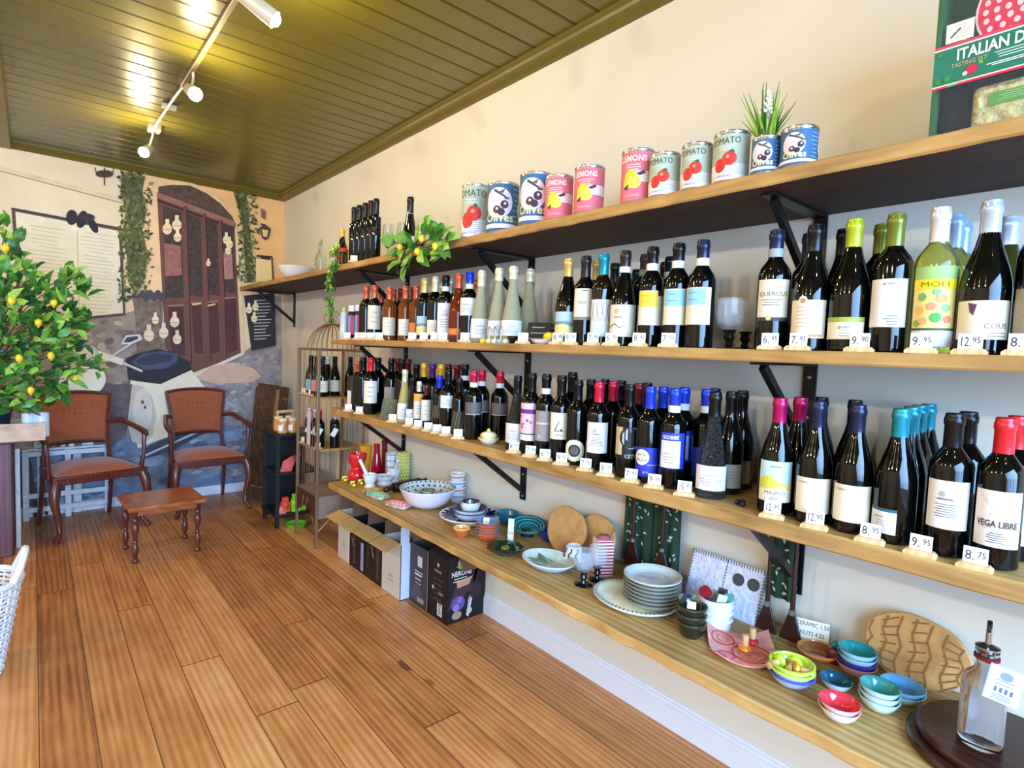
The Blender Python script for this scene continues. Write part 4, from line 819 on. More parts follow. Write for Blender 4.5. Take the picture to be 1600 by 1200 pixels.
a, am, tt, tm = design([('r', -1, 1, .94, 1, (224, 60, 90)), ('r', -1, 1, .9, .935, (236, 214, 200)), ('r', -1, 1, 0, .05, (214, 30, 80)), ('r', -1, 1, .05, .08, (226, 214, 180)), ('r', -.9, -.84, .0, .05, (60, 160, 80)),
    ('t', '*ITALIAN DINNER', -.52, .58, .36, (240, 240, 232), .72), ('t', 'TASTING SET', -.77, .42, .14, (200, 160, 120), .8), ('l', -.62, -.3, .38, .5, 3, (220, 230, 220)), ('l', -.66, -.3, .24, .28, 2, (230, 236, 226)), ('c', -.75, .28, .11, (196, 30, 60)), ('c', -.79, .22, .05, (210, 190, 170)),
    ('p', [(-.71, .36), (-.69, .5), (-.68, .34)], (110, 170, 70)), ('c', -.96, .18, .07, (30, 130, 60)), ('c', -.9, .2, .07, (30, 140, 60)), ('c', -.96, .8, .06, (40, 130, 60))], (22, 112, 86), FM(-.001, -Wb/2, .104), Wb, .084, None, 1)
put(a, am, tt, tm, 'banner', t)
MB().box(.02, .11, -.45, -.062, .006, .1).build('spice_bag', mat((186, 176, 120), .3, bump=1, nscale=60, noise=.4), t, bevel=.012)
put(*design([('l', -.8, .8, .3, .8, 4, (220, 236, 210))], (72, 140, 50), FM(.018, -.14, .055), .1, .024), 'sticker', t)
MB().box(.0, .0012, -Wb+.004, -.006, .004, Hb-.004).build('cellophane', mat((250, 250, 250), .06, alpha=.02), t, smooth=False)

# far end of the top shelf
CERW = mat((232, 228, 222), .2, coat=.4); 
def bowl_mesh(r, h, foot=.45, th=.004, wob=0, fl=1):
    out = [(0, .001), (r*foot, 0), (r*foot, h*.05)]+[(r*(foot+(1-foot)*(u**(.62*fl))), h*(.05+.95*u**1.25)) for u in (.1, .25, .45, .7, .88, 1)]
    inn = [(r-th*.3, h+.001), (r-th, h-.001)]+[(max(.0, r*(foot+(1-foot)*(u**(.62*fl)))-th), h*(.05+.95*u**1.25)+th*.4) for u in (.88, .7, .45, .25, .1)]+[(r*foot*.8, h*.1+th), (0, h*.1+th)]
    return out, inn
def bowl(pos, r, h, oc, ic, label, name='bowl', cat='bowl', group=None, foot=.45, th=.004, tilt=(0, 0), rim=None, sy=1, ring=None, rz=0, pat=None, fl=1):
    o_, i_ = bowl_mesh(r, h, foot, th, fl=fl); t = thing(name, pos, label, cat, group, rz); t.rotation_euler[0] = tilt[0]; t.rotation_euler[1] = tilt[1]
    fn = None; M = Matrix.Diagonal((1, sy, 1, 1)); out = mat(oc, .18, coat=.5); inn = mat(ic, .15, coat=.6, noise=.12, nscale=30)
    MB().lathe(o_, 36, M=M).build('outer_wall', out, t, ang=60); MB().lathe([o_[-1]]+i_, 36, M=M).build('glazed_inside', inn, t, ang=60)
    if rim: MB().lathe([(r-.0005, h-.004), (r+.0012, h-.003), (r+.001, h+.0012), (r-.003, h+.0018), (r-th-.001, h-.002)], 36, M=M).build('rim', mat(rim, .2, coat=.4), t)
    if pat:
        m = MB()
        for u0, nn, s_ in pat[1:]:
            rr = r*(foot+(1-foot)*u0**(.62*fl))-th-.0015; z = h*(.05+.95*u0**1.25)+th*.4+.0016
            for i in range(nn):
                an = 2*pi*i/nn; dz = s_*.8*h/r; m.add([((rr-s_)*cos(an), (rr-s_)*sin(an)*sy, z-dz*.6), (rr*cos(an+s_/rr*.6), rr*sin(an+s_/rr*.6)*sy, z), ((rr+s_)*cos(an), (rr+s_)*sin(an)*sy, z+dz*1.5), (rr*cos(an-s_/rr*.6), rr*sin(an-s_/rr*.6)*sy, z)], [(0, 1, 2, 3)])
        m.build('painted_pattern', mat(pat[0], .3), t, smooth=False)
    return t
q = at(462, 428, X=1.50); bowl((1.50, q.y, Z1), .135, .1, (226, 222, 214), (220, 216, 208), 'wide white bowl at the far end of the top shelf near the mural', foot=.3)
def glassware(px, py, X, z, prof, label, name, cat, group=None, gm=None, H=None, cap=None):
    q = at(px, py, X=X); t = thing(name, (X, q.y, z), label, cat, group); k = 1
    MB().lathe(prof, 24).build('glass_body', gm or GLS, t); return t
dec = [(0, .003), (.03, 0), (.036, .004), (.037, .09), (.034, .1), (.036, .11), (.028, .15), (.014, .17), (.012, .22), (.014, .222), (.014, .228), (.01, .23), (.009, .17), (.024, .148), (.032, .11), (.032, .008), (0, .006)]
t = glassware(501, 380, 1.52, Z1, dec, 'clear glass decanter beside the white bowl on the top shelf', 'glass_decanter', 'decanter'); MB().ball((0, 0, .245), .013, 12).build('stopper', GLS, t)
t = bottle((1.5, at(535, 380, X=1.5).y, Z1), .265, 'g', DG, (236, 190, 60), 'orange', 'yellow capped bottle with red and orange wrapper behind the ivy', None, cz=.25, z0=.05, z1=.12, ang=160)
MB().ball((0, 0, .15), .044, 14, sq=(1, 1, .8)).build('red_wrapper', mat((206, 66, 30), .5, noise=.5, nscale=30), t)
for i, (px, lb) in enumerate(((588, 'tall slim dark oil bottle, nearest of five'), (580, 'tall slim dark oil bottle, second from the nearest of five'), (571, 'tall slim dark oil bottle, middle of five'), (562, 'tall slim dark oil bottle, second from the farthest of five'), (554, 'tall slim dark oil bottle, farthest of five on the top shelf'))):
    t = bottle((1.42+.0*i, at(px, 320, X=1.42).y, Z1), .33, 'o', DG, (26, 20, 18), None, lb, 'slim dark oil bottles on the top shelf', 'oil_bottle', cz=.225)
    t.scale = (.95, .95, 1.1)
flute = [(0, .003), (.03, 0), (.031, .002), (.005, .006), (.004, .07), (.018, .085), (.026, .12), (.027, .16), (.022, .2), (.021, .2), (.025, .16), (.024, .12), (.016, .09), (0, .08)]
glassware(606, 360, 1.47, Z1, flute, 'clear stemmed glass right of the slim dark oil bottles', 'wine_glass', 'glass', 'wine glasses on the top shelf')
glassware(628, 360, 1.50, Z1, flute, 'clear stemmed glass just left of the champagne style bottle', 'wine_glass', 'glass', 'wine glasses on the top shelf')
bottle((1.47, at(641, 330, X=1.47).y, Z1), .30, 'c', DG, (36, 28, 26), 'plain', 'dark sparkling wine bottle with small white label behind the leafy sprig', None, z0=.06, z1=.1, ang=38, cz=.21, band=(210, 200, 190))
price(555, Z1, '', 'price card below the slim dark oil bottles on the top shelf')

# ------------------------------------------------------------------ leaves
def leaf(b, p, d, up, L, W, m, fold=.25):
    d = d.normalized(); s_ = d.cross(up)
    if s_.length < 1e-4: s_ = d.cross(Vector((1, 0, 0)))
    s_.normalize(); n = s_.cross(d)
    P = lambda u, v, w_: p+d*L*u+s_*W*v+n*L*w_
    b.add([p, P(.3, -.5, fold*.4), P(.32, 0, .05), P(.3, .5, fold*.4), P(.68, -.42, fold*.3), P(.7, 0, .02), P(.68, .42, fold*.3), P(1, 0, -.12)],
          [(0, 2, 1), (0, 3, 2), (1, 2, 5, 4), (2, 3, 6, 5), (4, 5, 7), (5, 6, 7)], m)
rv = lambda a=1: Vector((random.uniform(-a, a), random.uniform(-a, a), random.uniform(-a, a)))
LEA = [mat((88, 146, 48), .38, noise=.25, nscale=30), mat((50, 108, 38), .38, noise=.25, nscale=30), mat((142, 186, 70), .4, noise=.2, nscale=30), mat((30, 76, 34), .4, noise=.2, nscale=30)]
LMN = mat((240, 208, 50), .4, bump=.2, nscale=200)
q0 = at(657, 392, X=1.37); t = thing('lemon_sprig', (1.37, q0.y, Z1), 'leafy lemon sprig hanging over the edge of the top shelf', 'sprig')
m = MB(); st = MB()
for (px, py) in ((612, 378), (622, 410), (615, 395), (632, 420), (640, 405), (655, 395), (668, 362), (664, 350), (676, 370), (690, 365), (700, 372), (680, 392), (676, 402), (648, 385), (630, 392), (694, 384), (636, 372), (652, 372)):
    p = at(px, py, X=1.322)-Vector((1.37, q0.y, Z1)); c = (at(650+(px-650)*.45, 384+(py-388)*.3, X=1.338)-Vector((1.37, q0.y, Z1)))
    st.tube([(-.012, 0, .01), c, p], .002, 5)
    for k in range(3):
        d = (p-c).normalized()+rv(.7); leaf(m, p-d*.02, d, Vector((-1, 0, .4))+rv(.4), random.uniform(.075, .1), random.uniform(.046, .06), random.choice((0, 0, 1, 2)), .1)
m.build('leaves', LEA, t, smooth=False); st.build('stem', mat((90, 80, 40), .7), t)
for px, py in ((659, 373), (652, 393), (625, 386), (680, 385)):
    p = at(px, py, X=1.305)-Vector((1.37, q0.y, Z1)); MB().ball(p, .014, 10, sq=(1, 1, 1.2)).build('lemon_bud', LMN, t)
# ivy trailing from the top shelf to the bird cage
q0 = at(522, 400, X=1.335); t = thing('trailing_ivy', (1.335, q0.y, Z1), 'ivy trailing down from the top shelf towards the wire cage', 'ivy')
m = MB(); st = MB(); O = Vector((1.335, q0.y, Z1))
path = [at(x, y, X=xx)-O for x, y, xx in ((538, 372, 1.42), (526, 395, 1.34), (520, 420, 1.335), (517, 450, 1.335), (516, 475, 1.335), (522, 500, 1.34))]
st.tube(path, .0018, 6); st.build('stem', mat((96, 90, 50), .7), t)
for i in range(46):
    u = random.random()*4.99; a = int(u); p = path[a].lerp(path[a+1], u-a)+rv(.022)
    for k in (-.9, 0, .9):
        d = Vector((-.2, .2, -.6)) + Vector((0, sin(k), .25*cos(k)))+rv(.2); leaf(m, p, d, Vector((-1, 0, .2)), .042, .026, random.choice((0, 1, 2, 1)), .1)
m.build('leaves', LEA, t, smooth=False)

# ------------------------------------------------------------------ small things on the eye-level shelf
gob = [(0, .002), (.03, 0), (.034, .003), (.012, .01), (.008, .02), (.015, .03), (.011, .042), (.018, .052)]
gcup = [(0, .05), (.02, .052), (.034, .07), (.037, .095), (.035, .135), (.0325, .135), (.034, .095), (.03, .073), (0, .06)]
def goblet(pos, label, group, s_=1):
    t = thing('goblet', pos, label, 'goblet', group); t.scale = (s_,)*3
    MB().lathe(gob, 20).build('dark_foot', mat((20, 18, 18), .08), t)
    MB().lathe(gcup, 48, fn=lambda a, z: 1+(.035*cos(12*a) if .06 < z < .13 else 0)).build('fluted_cup', mat((226, 236, 246), .03, alpha=.12, spec=1), t, ang=80)
q = at(1141, 500, X=1.45); goblet((1.45, q.y, Z2), 'fluted clear goblet with dark foot left of the QUERCUS bottle', 'fluted goblets', 1.02)
q = at(1166, 500, X=1.56); goblet((1.56, q.y, Z2), 'fluted goblet standing behind the front one on the eye-level shelf', 'fluted goblets', 1.02)
for px, X, lb in ((551, 1.43, 'white lidded sauce bottle with blue and red label, left one'), (557, 1.5, 'white lidded sauce bottle with blue and red label, back one'), (562, 1.43, 'white lidded sauce bottle with blue and red label, right one')):
    t = thing('sauce_bottle', (X, at(px, 500, X=X).y, Z2), lb, 'bottle', 'white lidded sauce bottles', -.6)
    MB().lathe([(0, .003), (.024, 0), (.027, .004), (.027, .155), (.022, .17), (0, .17)], 20).build('glass_body', mat((50, 30, 40), .1), t)
    MB().lathe([(.024, .165), (.0255, .167), (.0255, .2), (0, .202)], 20).build('lid', mat((232, 230, 232), .4), t)
    put(*design([('r', -.3, .3, 0, 1, (190, 50, 70)), ('r', .5, .8, 0, 1, (190, 40, 90))], (110, 150, 200), cyl_map(.0274, .03), .06, .11), 'label', t)
t = thing('sauce_bottle', (1.42, at(537, 500, X=1.42).y, Z2), 'white bottle with a yellow cap at the tip of the eye-level shelf', 'bottle')
MB().lathe([(0, .003), (.02, 0), (.022, .004), (.022, .15), (.014, .165), (0, .165)], 20).build('glass_body', mat((230, 226, 214), .3), t); MB().lathe([(.012, .16), (.014, .162), (.014, .19), (0, .192)], 16).build('cap', mat((226, 210, 90), .4), t)
for px, X, lb, a in ((840, 1.44, 'small slatted chalk sign right of the cone bottles', .2), (866, 1.52, 'second small chalk sign, behind the lemon', .2)):
    t = thing('chalk_sign', (X, at(px, 520, X=X).y, Z2), lb, 'sign', 'small chalk signs', -1.1)
    MB().box(-.045, .045, -.003, .003, 0, .085, M=T(rx=-.25)).build('board', mat((22, 22, 24), .6), t, smooth=False)
    m = MB()
    for k in range(3): m.box(-.035+.004*k, .035-.006*k, -.0042, -.0035, .02+k*.022, .023+k*.022, M=T(rx=-.25))
    m.build('lettering', mat((170, 170, 160), .7), t, smooth=False)
bowl((1.405, at(803, 530, X=1.405).y, Z2), .026, .028, (18, 18, 20), (14, 14, 16), 'tiny black bowl on the eye-level shelf right of the cone bottles', foot=.5)
q = at(851, 530, X=1.41); bowl((1.41, q.y, Z2), .05, .016, (232, 228, 216), (236, 232, 220), 'shallow white dish holding a lemon', 'dish', 'dish', foot=.6)
t = thing('lemon', (1.405, at(858, 525, X=1.405).y, Z2+.026), 'yellow lemon lying in the shallow white dish', 'lemon'); MB().ball((0, 0, 0), .019, 16, sq=(1, 1.3, 1)).tube([(0, .022, 0), (0, .029, 0)], [.006, .002], 8).build('fruit', LMN, t)
for i, (px, c, wd) in enumerate(((755, (236, 206, 60), 'yellow based'), (764, (220, 226, 150), 'pale green based'), (773, (230, 214, 200), 'cream based'), (782, (150, 190, 200), 'blue green based'), (790, (214, 196, 150), 'tan based'))):
    X = 1.375; t = thing('bottle_stopper', (X, at(px, 533, X=X).y, Z2), 'small %s ceramic bottle stopper below the cone bottles' % wd, 'stopper', 'small ceramic stoppers')
    MB().lathe([(0, 0), (.013, 0), (.015, .006), (.012, .014), (.006, .018), (0, .018)], 14).build('ceramic_knob', mat(c, .25), t)
    if 0 < i < 4: MB().lathe([(0, .017), (.003, .017), (.0035, .05), (.005, .06), (0, .066)], 10).build('metal_cone', mat((190, 190, 196), .2, .9), t)

# ------------------------------------------------------------------ small things on the red wine shelf
q = at(763, 695, X=1.42); YD = (238, 214, 100)
bowl((1.42, q.y, Z3), .043, .022, (236, 232, 220), YD, 'yellow rimmed white saucer under a lidded dish', 'saucer', 'saucer', foot=.5, rim=YD)
t = bowl((1.42, q.y, Z3+.0085), .034, .026, (236, 232, 220), YD, 'small lidded white dish with yellow rim on a saucer', 'lidded_dish', 'dish', foot=.55, rim=YD)
MB().lathe([(.033, .027), (.028, .034), (.012, .04), (0, .041)], 24).build('lid', mat((240, 232, 190), .2), t); MB().ball((0, 0, .045), .008, 10).build('lid_knob', mat(YD, .2), t)
t = thing('photo_frame', (1.40, at(605, 640, X=1.40).y, Z3), 'small framed picture in a clear frame leaning near the golden bottle', 'frame', None, -.9)
MB().box(-.04, .04, -.004, .004, 0, .11, M=T(rx=-.35)).build('frame_panel', mat((120, 116, 90), .2, metal=.3), t, bevel=.002); MB().box(-.033, .033, -.0055, -.0045, .008, .102, M=T(rx=-.35)).build('picture', mat((86, 88, 70), .5, noise=.5, nscale=50), t, smooth=False)
t = thing('gift_carton', (1.43, at(557, 610, X=1.43).y+.02, Z3), 'dark brown bottle carton at the tip of the red wine shelf', 'carton'); MB().box(-.035, .035, -.03, .03, 0, .2).build('box', mat((62, 42, 28), .6), t, bevel=.002)
put(*design([('l', -.6, .6, .3, .7, 4, (200, 196, 190))], (236, 232, 224), lambda x, y, l: Vector((-.0356-l, -x, .015+y)), .05, .1), 'label', t)
q = at(1157, 790, Z=Z3); t = thing('black_clip', (q.x, q.y, Z3), 'small black plastic clip lying on the red wine shelf near the landscape label', 'clip'); m = MB()
for k in range(6): m.ball((.012*cos(k*1.7), .012*sin(k*2.3), .008), .008, 8, sq=(1, 1, .9))
m.build('clip_body', mat((14, 14, 14), .3), t)

# ------------------------------------------------------------------ lowest shelf: vases, mortars, bowls, plates
def on4(px, py, dz=0): p = at(px, py, Z=Z4+dz); return Vector((p.x, p.y, Z4))
def near(px, py, X): p = at(px, py, X=X); return Vector((X, p.y, Z4))
REDC = (206, 20, 34)
t = thing('vase', (1.44, 3.06, Z4), 'glossy red vase with ribbed neck over a round apple shaped base', 'vase', None, .4); rm = mat(REDC, .15, coat=.7)
MB().lathe([(0, .003), (.03, 0), (.05, .02), (.055, .045), (.045, .07), (.03, .082), (.034, .095), (.046, .13), (.05, .165), (.046, .17), (.042, .13), (0, .12)], 32, fn=lambda a, z: 1+(.06*cos(8*a) if z > .09 else .02*cos(5*a))).build('body', rm, t, ang=80)
for px, X, c, lb, pr, rib in ((571, 1.56, (222, 150, 30), 'amber yellow ribbed vase behind the mortars', [(0, .002), (.03, 0), (.034, .01), (.036, .05), (.046, .1), (.05, .16), (.053, .185), (.048, .185), (.044, .12), (0, .02)], .08),
                              (588, 1.60, (170, 10, 34), 'dark red tapered bottle vase', [(0, .002), (.04, 0), (.047, .01), (.044, .07), (.03, .13), (.024, .17), (.028, .2), (.024, .2), (.02, .15), (0, .1)], 0),
                              (600, 1.63, (96, 14, 30), 'tall slim burgundy glass vase', [(0, .002), (.018, 0), (.022, .01), (.022, .2), (.027, .225), (.023, .225), (.018, .18), (0, .1)], 0)):
    p = near(px, 740, X); t = thing('vase', p, lb, 'vase'); t.scale = (.72, .72, 1); MB().lathe(pr, 32, fn=lambda a, z, rib=rib: 1+rib*cos(9*a)).build('body', mat(c, .12, coat=.7), t, ang=80)
p = near(612, 735, 1.64); t = thing('tiled_jar', p, 'white jar with a black grid pattern', 'jar'); MB().lathe([(0, .002), (.036, 0), (.038, .004), (.038, .16), (.034, .162), (.034, .02), (0, .015)], 28).build('body', CERW, t)
m = MB()
for k in range(5): m.lathe([(.0385, .008+k*.036), (.039, .009+k*.036), (.0385, .011+k*.036)], 28)
for k in range(9): a = 2*pi*k/9; m.box(-.001, .001, -.0392, -.038, .004, .16, M=T(rz=a))
m.build('grid_lines', mat((30, 34, 36), .4), t)
p = near(630, 732, 1.69); t = thing('beaded_jar', p, 'pale yellow beaded jar in the row of vases', 'jar'); m = MB().lathe([(0, .002), (.026, 0), (.028, .16), (0, .16)], 20)
for k in range(8):
    for j in range(9): m.ball((.029*cos(j*.7+k*.35), .029*sin(j*.7+k*.35), .012+k*.021), .0115, 8)
m.build('body', mat((214, 210, 110), .25), t)
MARB = mat((228, 226, 222), .25, noise=.06, nscale=30, coat=.3)
for (px, py, r, h, tl, lb) in ((579, 762, .038, .075, (-.5, .55), 'white marble mortar nearest the red vase'), (602, 757, .056, .05, (.4, .2), 'low wide white marble mortar in the middle'), (623, 752, .042, .085, (.9, -.5), 'white marble mortar at the right, by the wall')):
    p = on4(px, py); p.y += .01; p.x -= .03*(px == 623); t = thing('mortar', p, lb, 'mortar', 'marble mortars on the lowest shelf')
    MB().lathe([(0, .001), (r*.75, 0), (r*.8, .008), (r*.6, .02), (r*.9, h*.55), (r*1.05, h), (r*.9, h+.002), (r*.72, h*.6), (0, h*.35)], 28).build('bowl_body', MARB, t, ang=60)
    sd = -1 if tl[0] < 0 else 1
    e = thing('pestle', p+Vector((0, 0, h*.45)), 'white marble pestle resting in the %s mortar' % ('leftmost' if px == 579 else 'low wide' if px == 602 else 'right'), 'pestle', 'marble pestles')
    a = Vector((0, 0, 0)); b = Vector((-.02, -sd*.085 if px != 579 else .085, .105 if px != 602 else .06))
    MB().tube([a, a.lerp(b, .2), a.lerp(b, .8), b], [.013, .012, .009, .011], 14).ball(a, .0135, 12).ball(b, .0112, 12).build('shaft', MARB, e)
for px, py, lb in ((538, 752, 'black and yellow bee ornament, leftmost'), (551, 760, 'black and yellow bee ornament, front one'), (563, 757, 'black and yellow bee ornament beside the card')):
    p = on4(px, py+1); t = thing('bee_ornament', p, lb, 'ornament', 'bee ornaments on the lowest shelf'); m = MB()
    for k in range(5): m.ball((0, (k-2)*.008, .014), .0135-.0015*abs(k-2), 10, k % 2)
    m.build('body', [mat((236, 212, 30), .3), mat((24, 20, 14), .3)], t)
    MB().ball((.006, 0, .03), .01, 8, sq=(1, .4, .5)).ball((-.006, 0, .03), .01, 8, sq=(1, .4, .5)).build('wings', mat((236, 230, 120), .3), t)
price(558, Z4, '', 'price card among the bee ornaments', py=752)
def pin(a, b, r, mt, hm_, lb):
    a = Vector(a); b = Vector(b); t = thing('rolling_pin', a.lerp(b, .5), lb, 'rolling pin'); o = a.lerp(b, .5); a = a-o; b = b-o; zz = Vector((0, 0, r))
    MB().tube([a.lerp(b, .2)+zz, a.lerp(b, .21)+zz, a.lerp(b, .79)+zz, a.lerp(b, .8)+zz], [r*.85, r, r, r*.85], 20).build('roller', mt, t)
    for u, v in ((0, .2), (1, .8)): MB().tube([a.lerp(b, u)+zz, a.lerp(b, u+(v-u)*.1)+zz, a.lerp(b, u+(v-u)*.6)+zz, a.lerp(b, v)+zz], [r*.35, r*.6, r*.55, r*.35], 12).build('handle', hm_, t)
a, b = on4(600, 773), on4(668, 757); pin(a, b, .026, mat((22, 20, 22), .3), W_DARK, 'black rolling pin with brown handles behind the egg trays')
a, b = on4(566, 772), on4(594, 768); pin(a, b, .014, W_OLIVE, W_OLIVE, 'small pale wooden rolling pin before the mortars')
for px, py, c, lb, a in ((598, 782, (150, 190, 140), 'wavy pale green egg tray', .15), (620, 792, (222, 150, 140), 'wavy pink egg tray', .3)):
    p = on4(px, py); t = thing('egg_tray', p+Vector((.0, .055 if px == 598 else -.012, 0)), lb, 'tray', 'wavy ceramic trays', a); t.scale = (.78, .78, .9)
    M = Matrix.Diagonal((.8, 1.5, 1, 1)); wf = lambda a_, z: 1+.05*cos(10*a_)
    MB().lathe([(0, .001), (.048, 0), (.066, .02), (.07, .024)], 60, M=M, fn=wf).build('outer_wall', mat((226, 220, 214), .2, coat=.4), t, ang=80)
    MB().lathe([(.07, .024), (.064, .024), (.048, .012), (0, .01)], 60, M=M, fn=wf).build('glazed_inside', mat(c, .2, coat=.5, noise=.1), t, ang=80)
    m = MB()
    for k in range(5):
        for j in (-1, 1): m.lathe([(.02, .01), (.018, .016), (.014, .016), (.013, .011)], 16, c=(j*.022, (k-2)*.032, 0))
    m.build('egg_ridges', mat(tuple(min(255, v+20) for v in c), .2), t)
p = on4(666, 803); p += Vector((.075, .11, 0)); p.x = min(p.x, 1.58)
bigb = (p.x, p.y)
bowl(p, .142, .098, (222, 214, 222), (206, 206, 190), 'large white bowl with a dark zigzag pattern inside', foot=.38, rim=(226, 224, 214), pat=((50, 56, 50), (.95, 34, .008), (.78, 26, .011), (.6, 16, .012)), fl=.75)
for k in range(3):
    a = k*1.1; e = bowl(p+Vector((-.018+.034*(k-1), -.02+.042*(k-1), .03+.004*k)), .036, .038, (222, 210, 190), (150, 140, 100), 'small scalloped tan bowl inside the large white bowl, %s' % ('left one', 'middle one', 'right one')[k], 'bowl', 'bowl', 'small bowls nested in the large bowl', pat=((60, 60, 50), (.9, 10, .006)))
p = near(714, 765, 1.685)
for k, c in enumerate(((226, 222, 224), (190, 206, 226), (226, 214, 208), (214, 220, 232))):
    e = thing('cup', p+Vector((0, 0, k*.034)), 'white banded cup by the wall, %s of four' % ('bottom', 'second from the bottom', 'third from the bottom', 'top')[k], 'cup', 'stacked cups by the wall')
    MB().lathe([(0, .002), (.028, 0), (.032, .004), (.0445, .045), (.045, .05), (.042, .05), (.03, .008), (0, .006)], 28).build('cup_body', CERW, e, ang=60); MB().lathe([(.0405, .03), (.0412, .031), (.0438, .040), (.0432, .041)], 28).build('painted_band', mat(((150, 170, 200), (206, 150, 140))[k % 2], .3), e)
p = Vector((1.55, 2.085, Z4))
bowl(p, .142, .034, (226, 222, 220), (36, 46, 92), 'wide white platter with a navy pattern under a stack of bowls', 'platter', 'platter', foot=.6, rim=(232, 226, 214), sy=1, pat=((220, 222, 226), (.85, 20, .014)))
bowl(p+Vector((0, 0, .0105)), .082, .04, (228, 226, 222), (38, 48, 84), 'white bowl with navy rim lines, lowest on the navy patterned platter', foot=.6, rim=(70, 80, 110))
bowl(p+Vector((0, 0, .0245)), .08, .042, (228, 226, 222), (38, 48, 84), 'navy lined white bowl, second on the platter', foot=.6, rim=(70, 80, 110))
bowl(p+Vector((.0, 0, .041)), .046, .038, (228, 226, 222), (38, 44, 70), 'small white bowl in the navy lined bowl', foot=.7, rim=(226, 226, 226))
bowl(p+Vector((.0, 0, .058)), .044, .036, (228, 226, 222), (38, 44, 70), 'small topmost white bowl with black lines inside', foot=.7, pat=((226, 226, 226), (.6, 9, .006)))
TC = (190, 84, 40)
p = on4(720, 840); bowl(p+Vector((.01, .01, 0)), .036, .04, TC, (226, 170, 84), 'small terracotta cup with yellow glaze', foot=.6, rim=(232, 186, 100))
p = on4(757, 848)+Vector((.03, .02, 0))
for k in range(5): bowl(p+Vector((0, 0, k*.0125)), .052-.0004*k, .034, TC, (96, 140, 180), 'terracotta bowl with blue glaze, %s of the stack of five' % ('lowest', 'second lowest', 'middle', 'second highest', 'highest')[k], foot=.45, group='stacked terracotta bowls')
def card(p, w_, h, txt, lb, rz=0, rx=-.2, sz=.5, cl=(234, 230, 210), rows=None):
    t = thing('price_card', p, lb, 'price card', None, rz); M = T(rx=rx)
    MB().box(-w_/2, w_/2, -.0006, .0006, 0, h, M=M).build('card', mat(cl, .7), t, smooth=False)
    if txt:
        tt = MB()
        for i, s_ in enumerate(txt):
            vs, fs = glyphs(s_); tt.add([M @ Vector((x*h*sz*.8, -.0012, h*(.75-.36*i if len(txt) > 1 else .3)+y*h*sz)) for x, y in vs], fs)
        tt.build('lettering', mat((40, 40, 50), .6), t, smooth=False)
card(p+Vector((-.01, 0, .067)), .026, .03, ['4.95'], 'small price card standing in the top terracotta bowl', -1.0, sz=.4)
TL = (24, 104, 122)
p = near(782, 820, 1.67); bowl(p+Vector((0, -.05, .0)), .05, .055, (20, 84, 104), TL, 'teal glazed bowl leaning beside the navy patterned platter', foot=.4, sy=1.1)
p = Vector((1.635, near(822, 820, 1.635).y-.01, Z4))
t = thing('fish_dish', p+Vector((0, 0, .0)), 'large teal oval dish with concentric glaze rings', 'dish', None, .1)
M = Matrix.Translation((0, 0, .048)) @ Matrix.Rotation(-.42, 4, 'Y') @ Matrix.Diagonal((.6, .95, 1, 1)); tm_ = mat((20, 96, 112), .1, coat=.8)
MB().lathe([(0, -.03), (.06, -.022), (.1, .0), (.102, .004), (.09, 0), (.06, -.012), (0, -.02)], 40, M=M).build('dish_body', tm_, t, ang=60)
m = MB()
for r_ in (.03, .05, .07, .088): zz = {.03: -.0175, .05: -.0135, .07: -.006, .088: .0006}[r_]; m.lathe([(r_-.003, zz), (r_, zz+.002), (r_+.003, zz+.001)], 40, M=M)
m.build('glaze_rings', mat((90, 160, 130), .12, coat=.6), t)
MB().lathe([(0, 0), (.03, 0), (.026, .03), (0, .03)], 20).build('foot', mat((12, 30, 40), .2), t)
card(Vector((1.53, p.y-.01, Z4)), .026, .095, ['14.50'], 'price card in front of the teal oval dish', -1.0, rx=-.05, sz=.14)
p = near(858, 848, 1.665); bowl(p, .05, .05, (16, 40, 110), (20, 60, 170), 'deep blue glazed bowl at the right of the teal dish', foot=.4, sy=1.1)
p = on4(788, 868)+Vector((.02, .02, 0)); t = thing('glass_dish', p, 'green glass dish with wavy rim and a small gold card', 'dish')
MB().lathe([(0, .001), (.04, 0), (.062, .018), (.074, .026), (.07, .028), (.04, .008), (0, .006)], 48, fn=lambda a, z: 1+.05*cos(9*a)*(z > .01)).build('glass_body', mat((50, 96, 66), .04, trans=.7, ior=1.45), t, ang=80); MB().ball((0, 0, .02), .02, 8, sq=(1, 1, .5)).build('gold_filling', mat((150, 130, 60), .3, .6), t)
p = on4(850, 896)+Vector((.055, .035, 0)); t = bowl(p, .088, .034, (190, 200, 226), (196, 206, 190), 'oval fish plate with green and blue brush strokes', 'fish_plate', 'plate', foot=.5, sy=1.25, rim=(200, 210, 220))
m = MB(); S_ = lambda x, y: Vector((x, y, .0095+.0215*min(1, ((x/.088)**2+(y/.11)**2))**1.1*.9))
for c, pts in ((0, [(-.03, -.06), (0, -.07), (.03, -.05), (.035, 0), (.03, .05), (0, .055), (-.03, .045), (-.035, 0)]), (1, [(-.03, .045), (-.035, .075), (0, .055), (.03, .085), (.03, .05)])):
    m.add([S_(x, y)+Vector((0, 0, .002)) for x, y in pts]+[Vector((0, 0, .013))], [(i, (i+1) % len(pts), len(pts)) for i in range(len(pts))], c)
m.build('painted_fish', [mat((150, 176, 160), .25, noise=.4, nscale=50), mat((100, 120, 90), .3)], t, smooth=False)
p = near(897, 860, 1.575); t = thing('wavy_jar', p, 'small round jar with black and white wave pattern', 'jar'); MB().lathe([(0, .002), (.026, 0), (.036, .012), (.038, .04), (.033, .062), (.026, .068), (.024, .066), (.03, .04), (0, .02)], 28).build('body', CERW, t, ang=60)
m = MB()
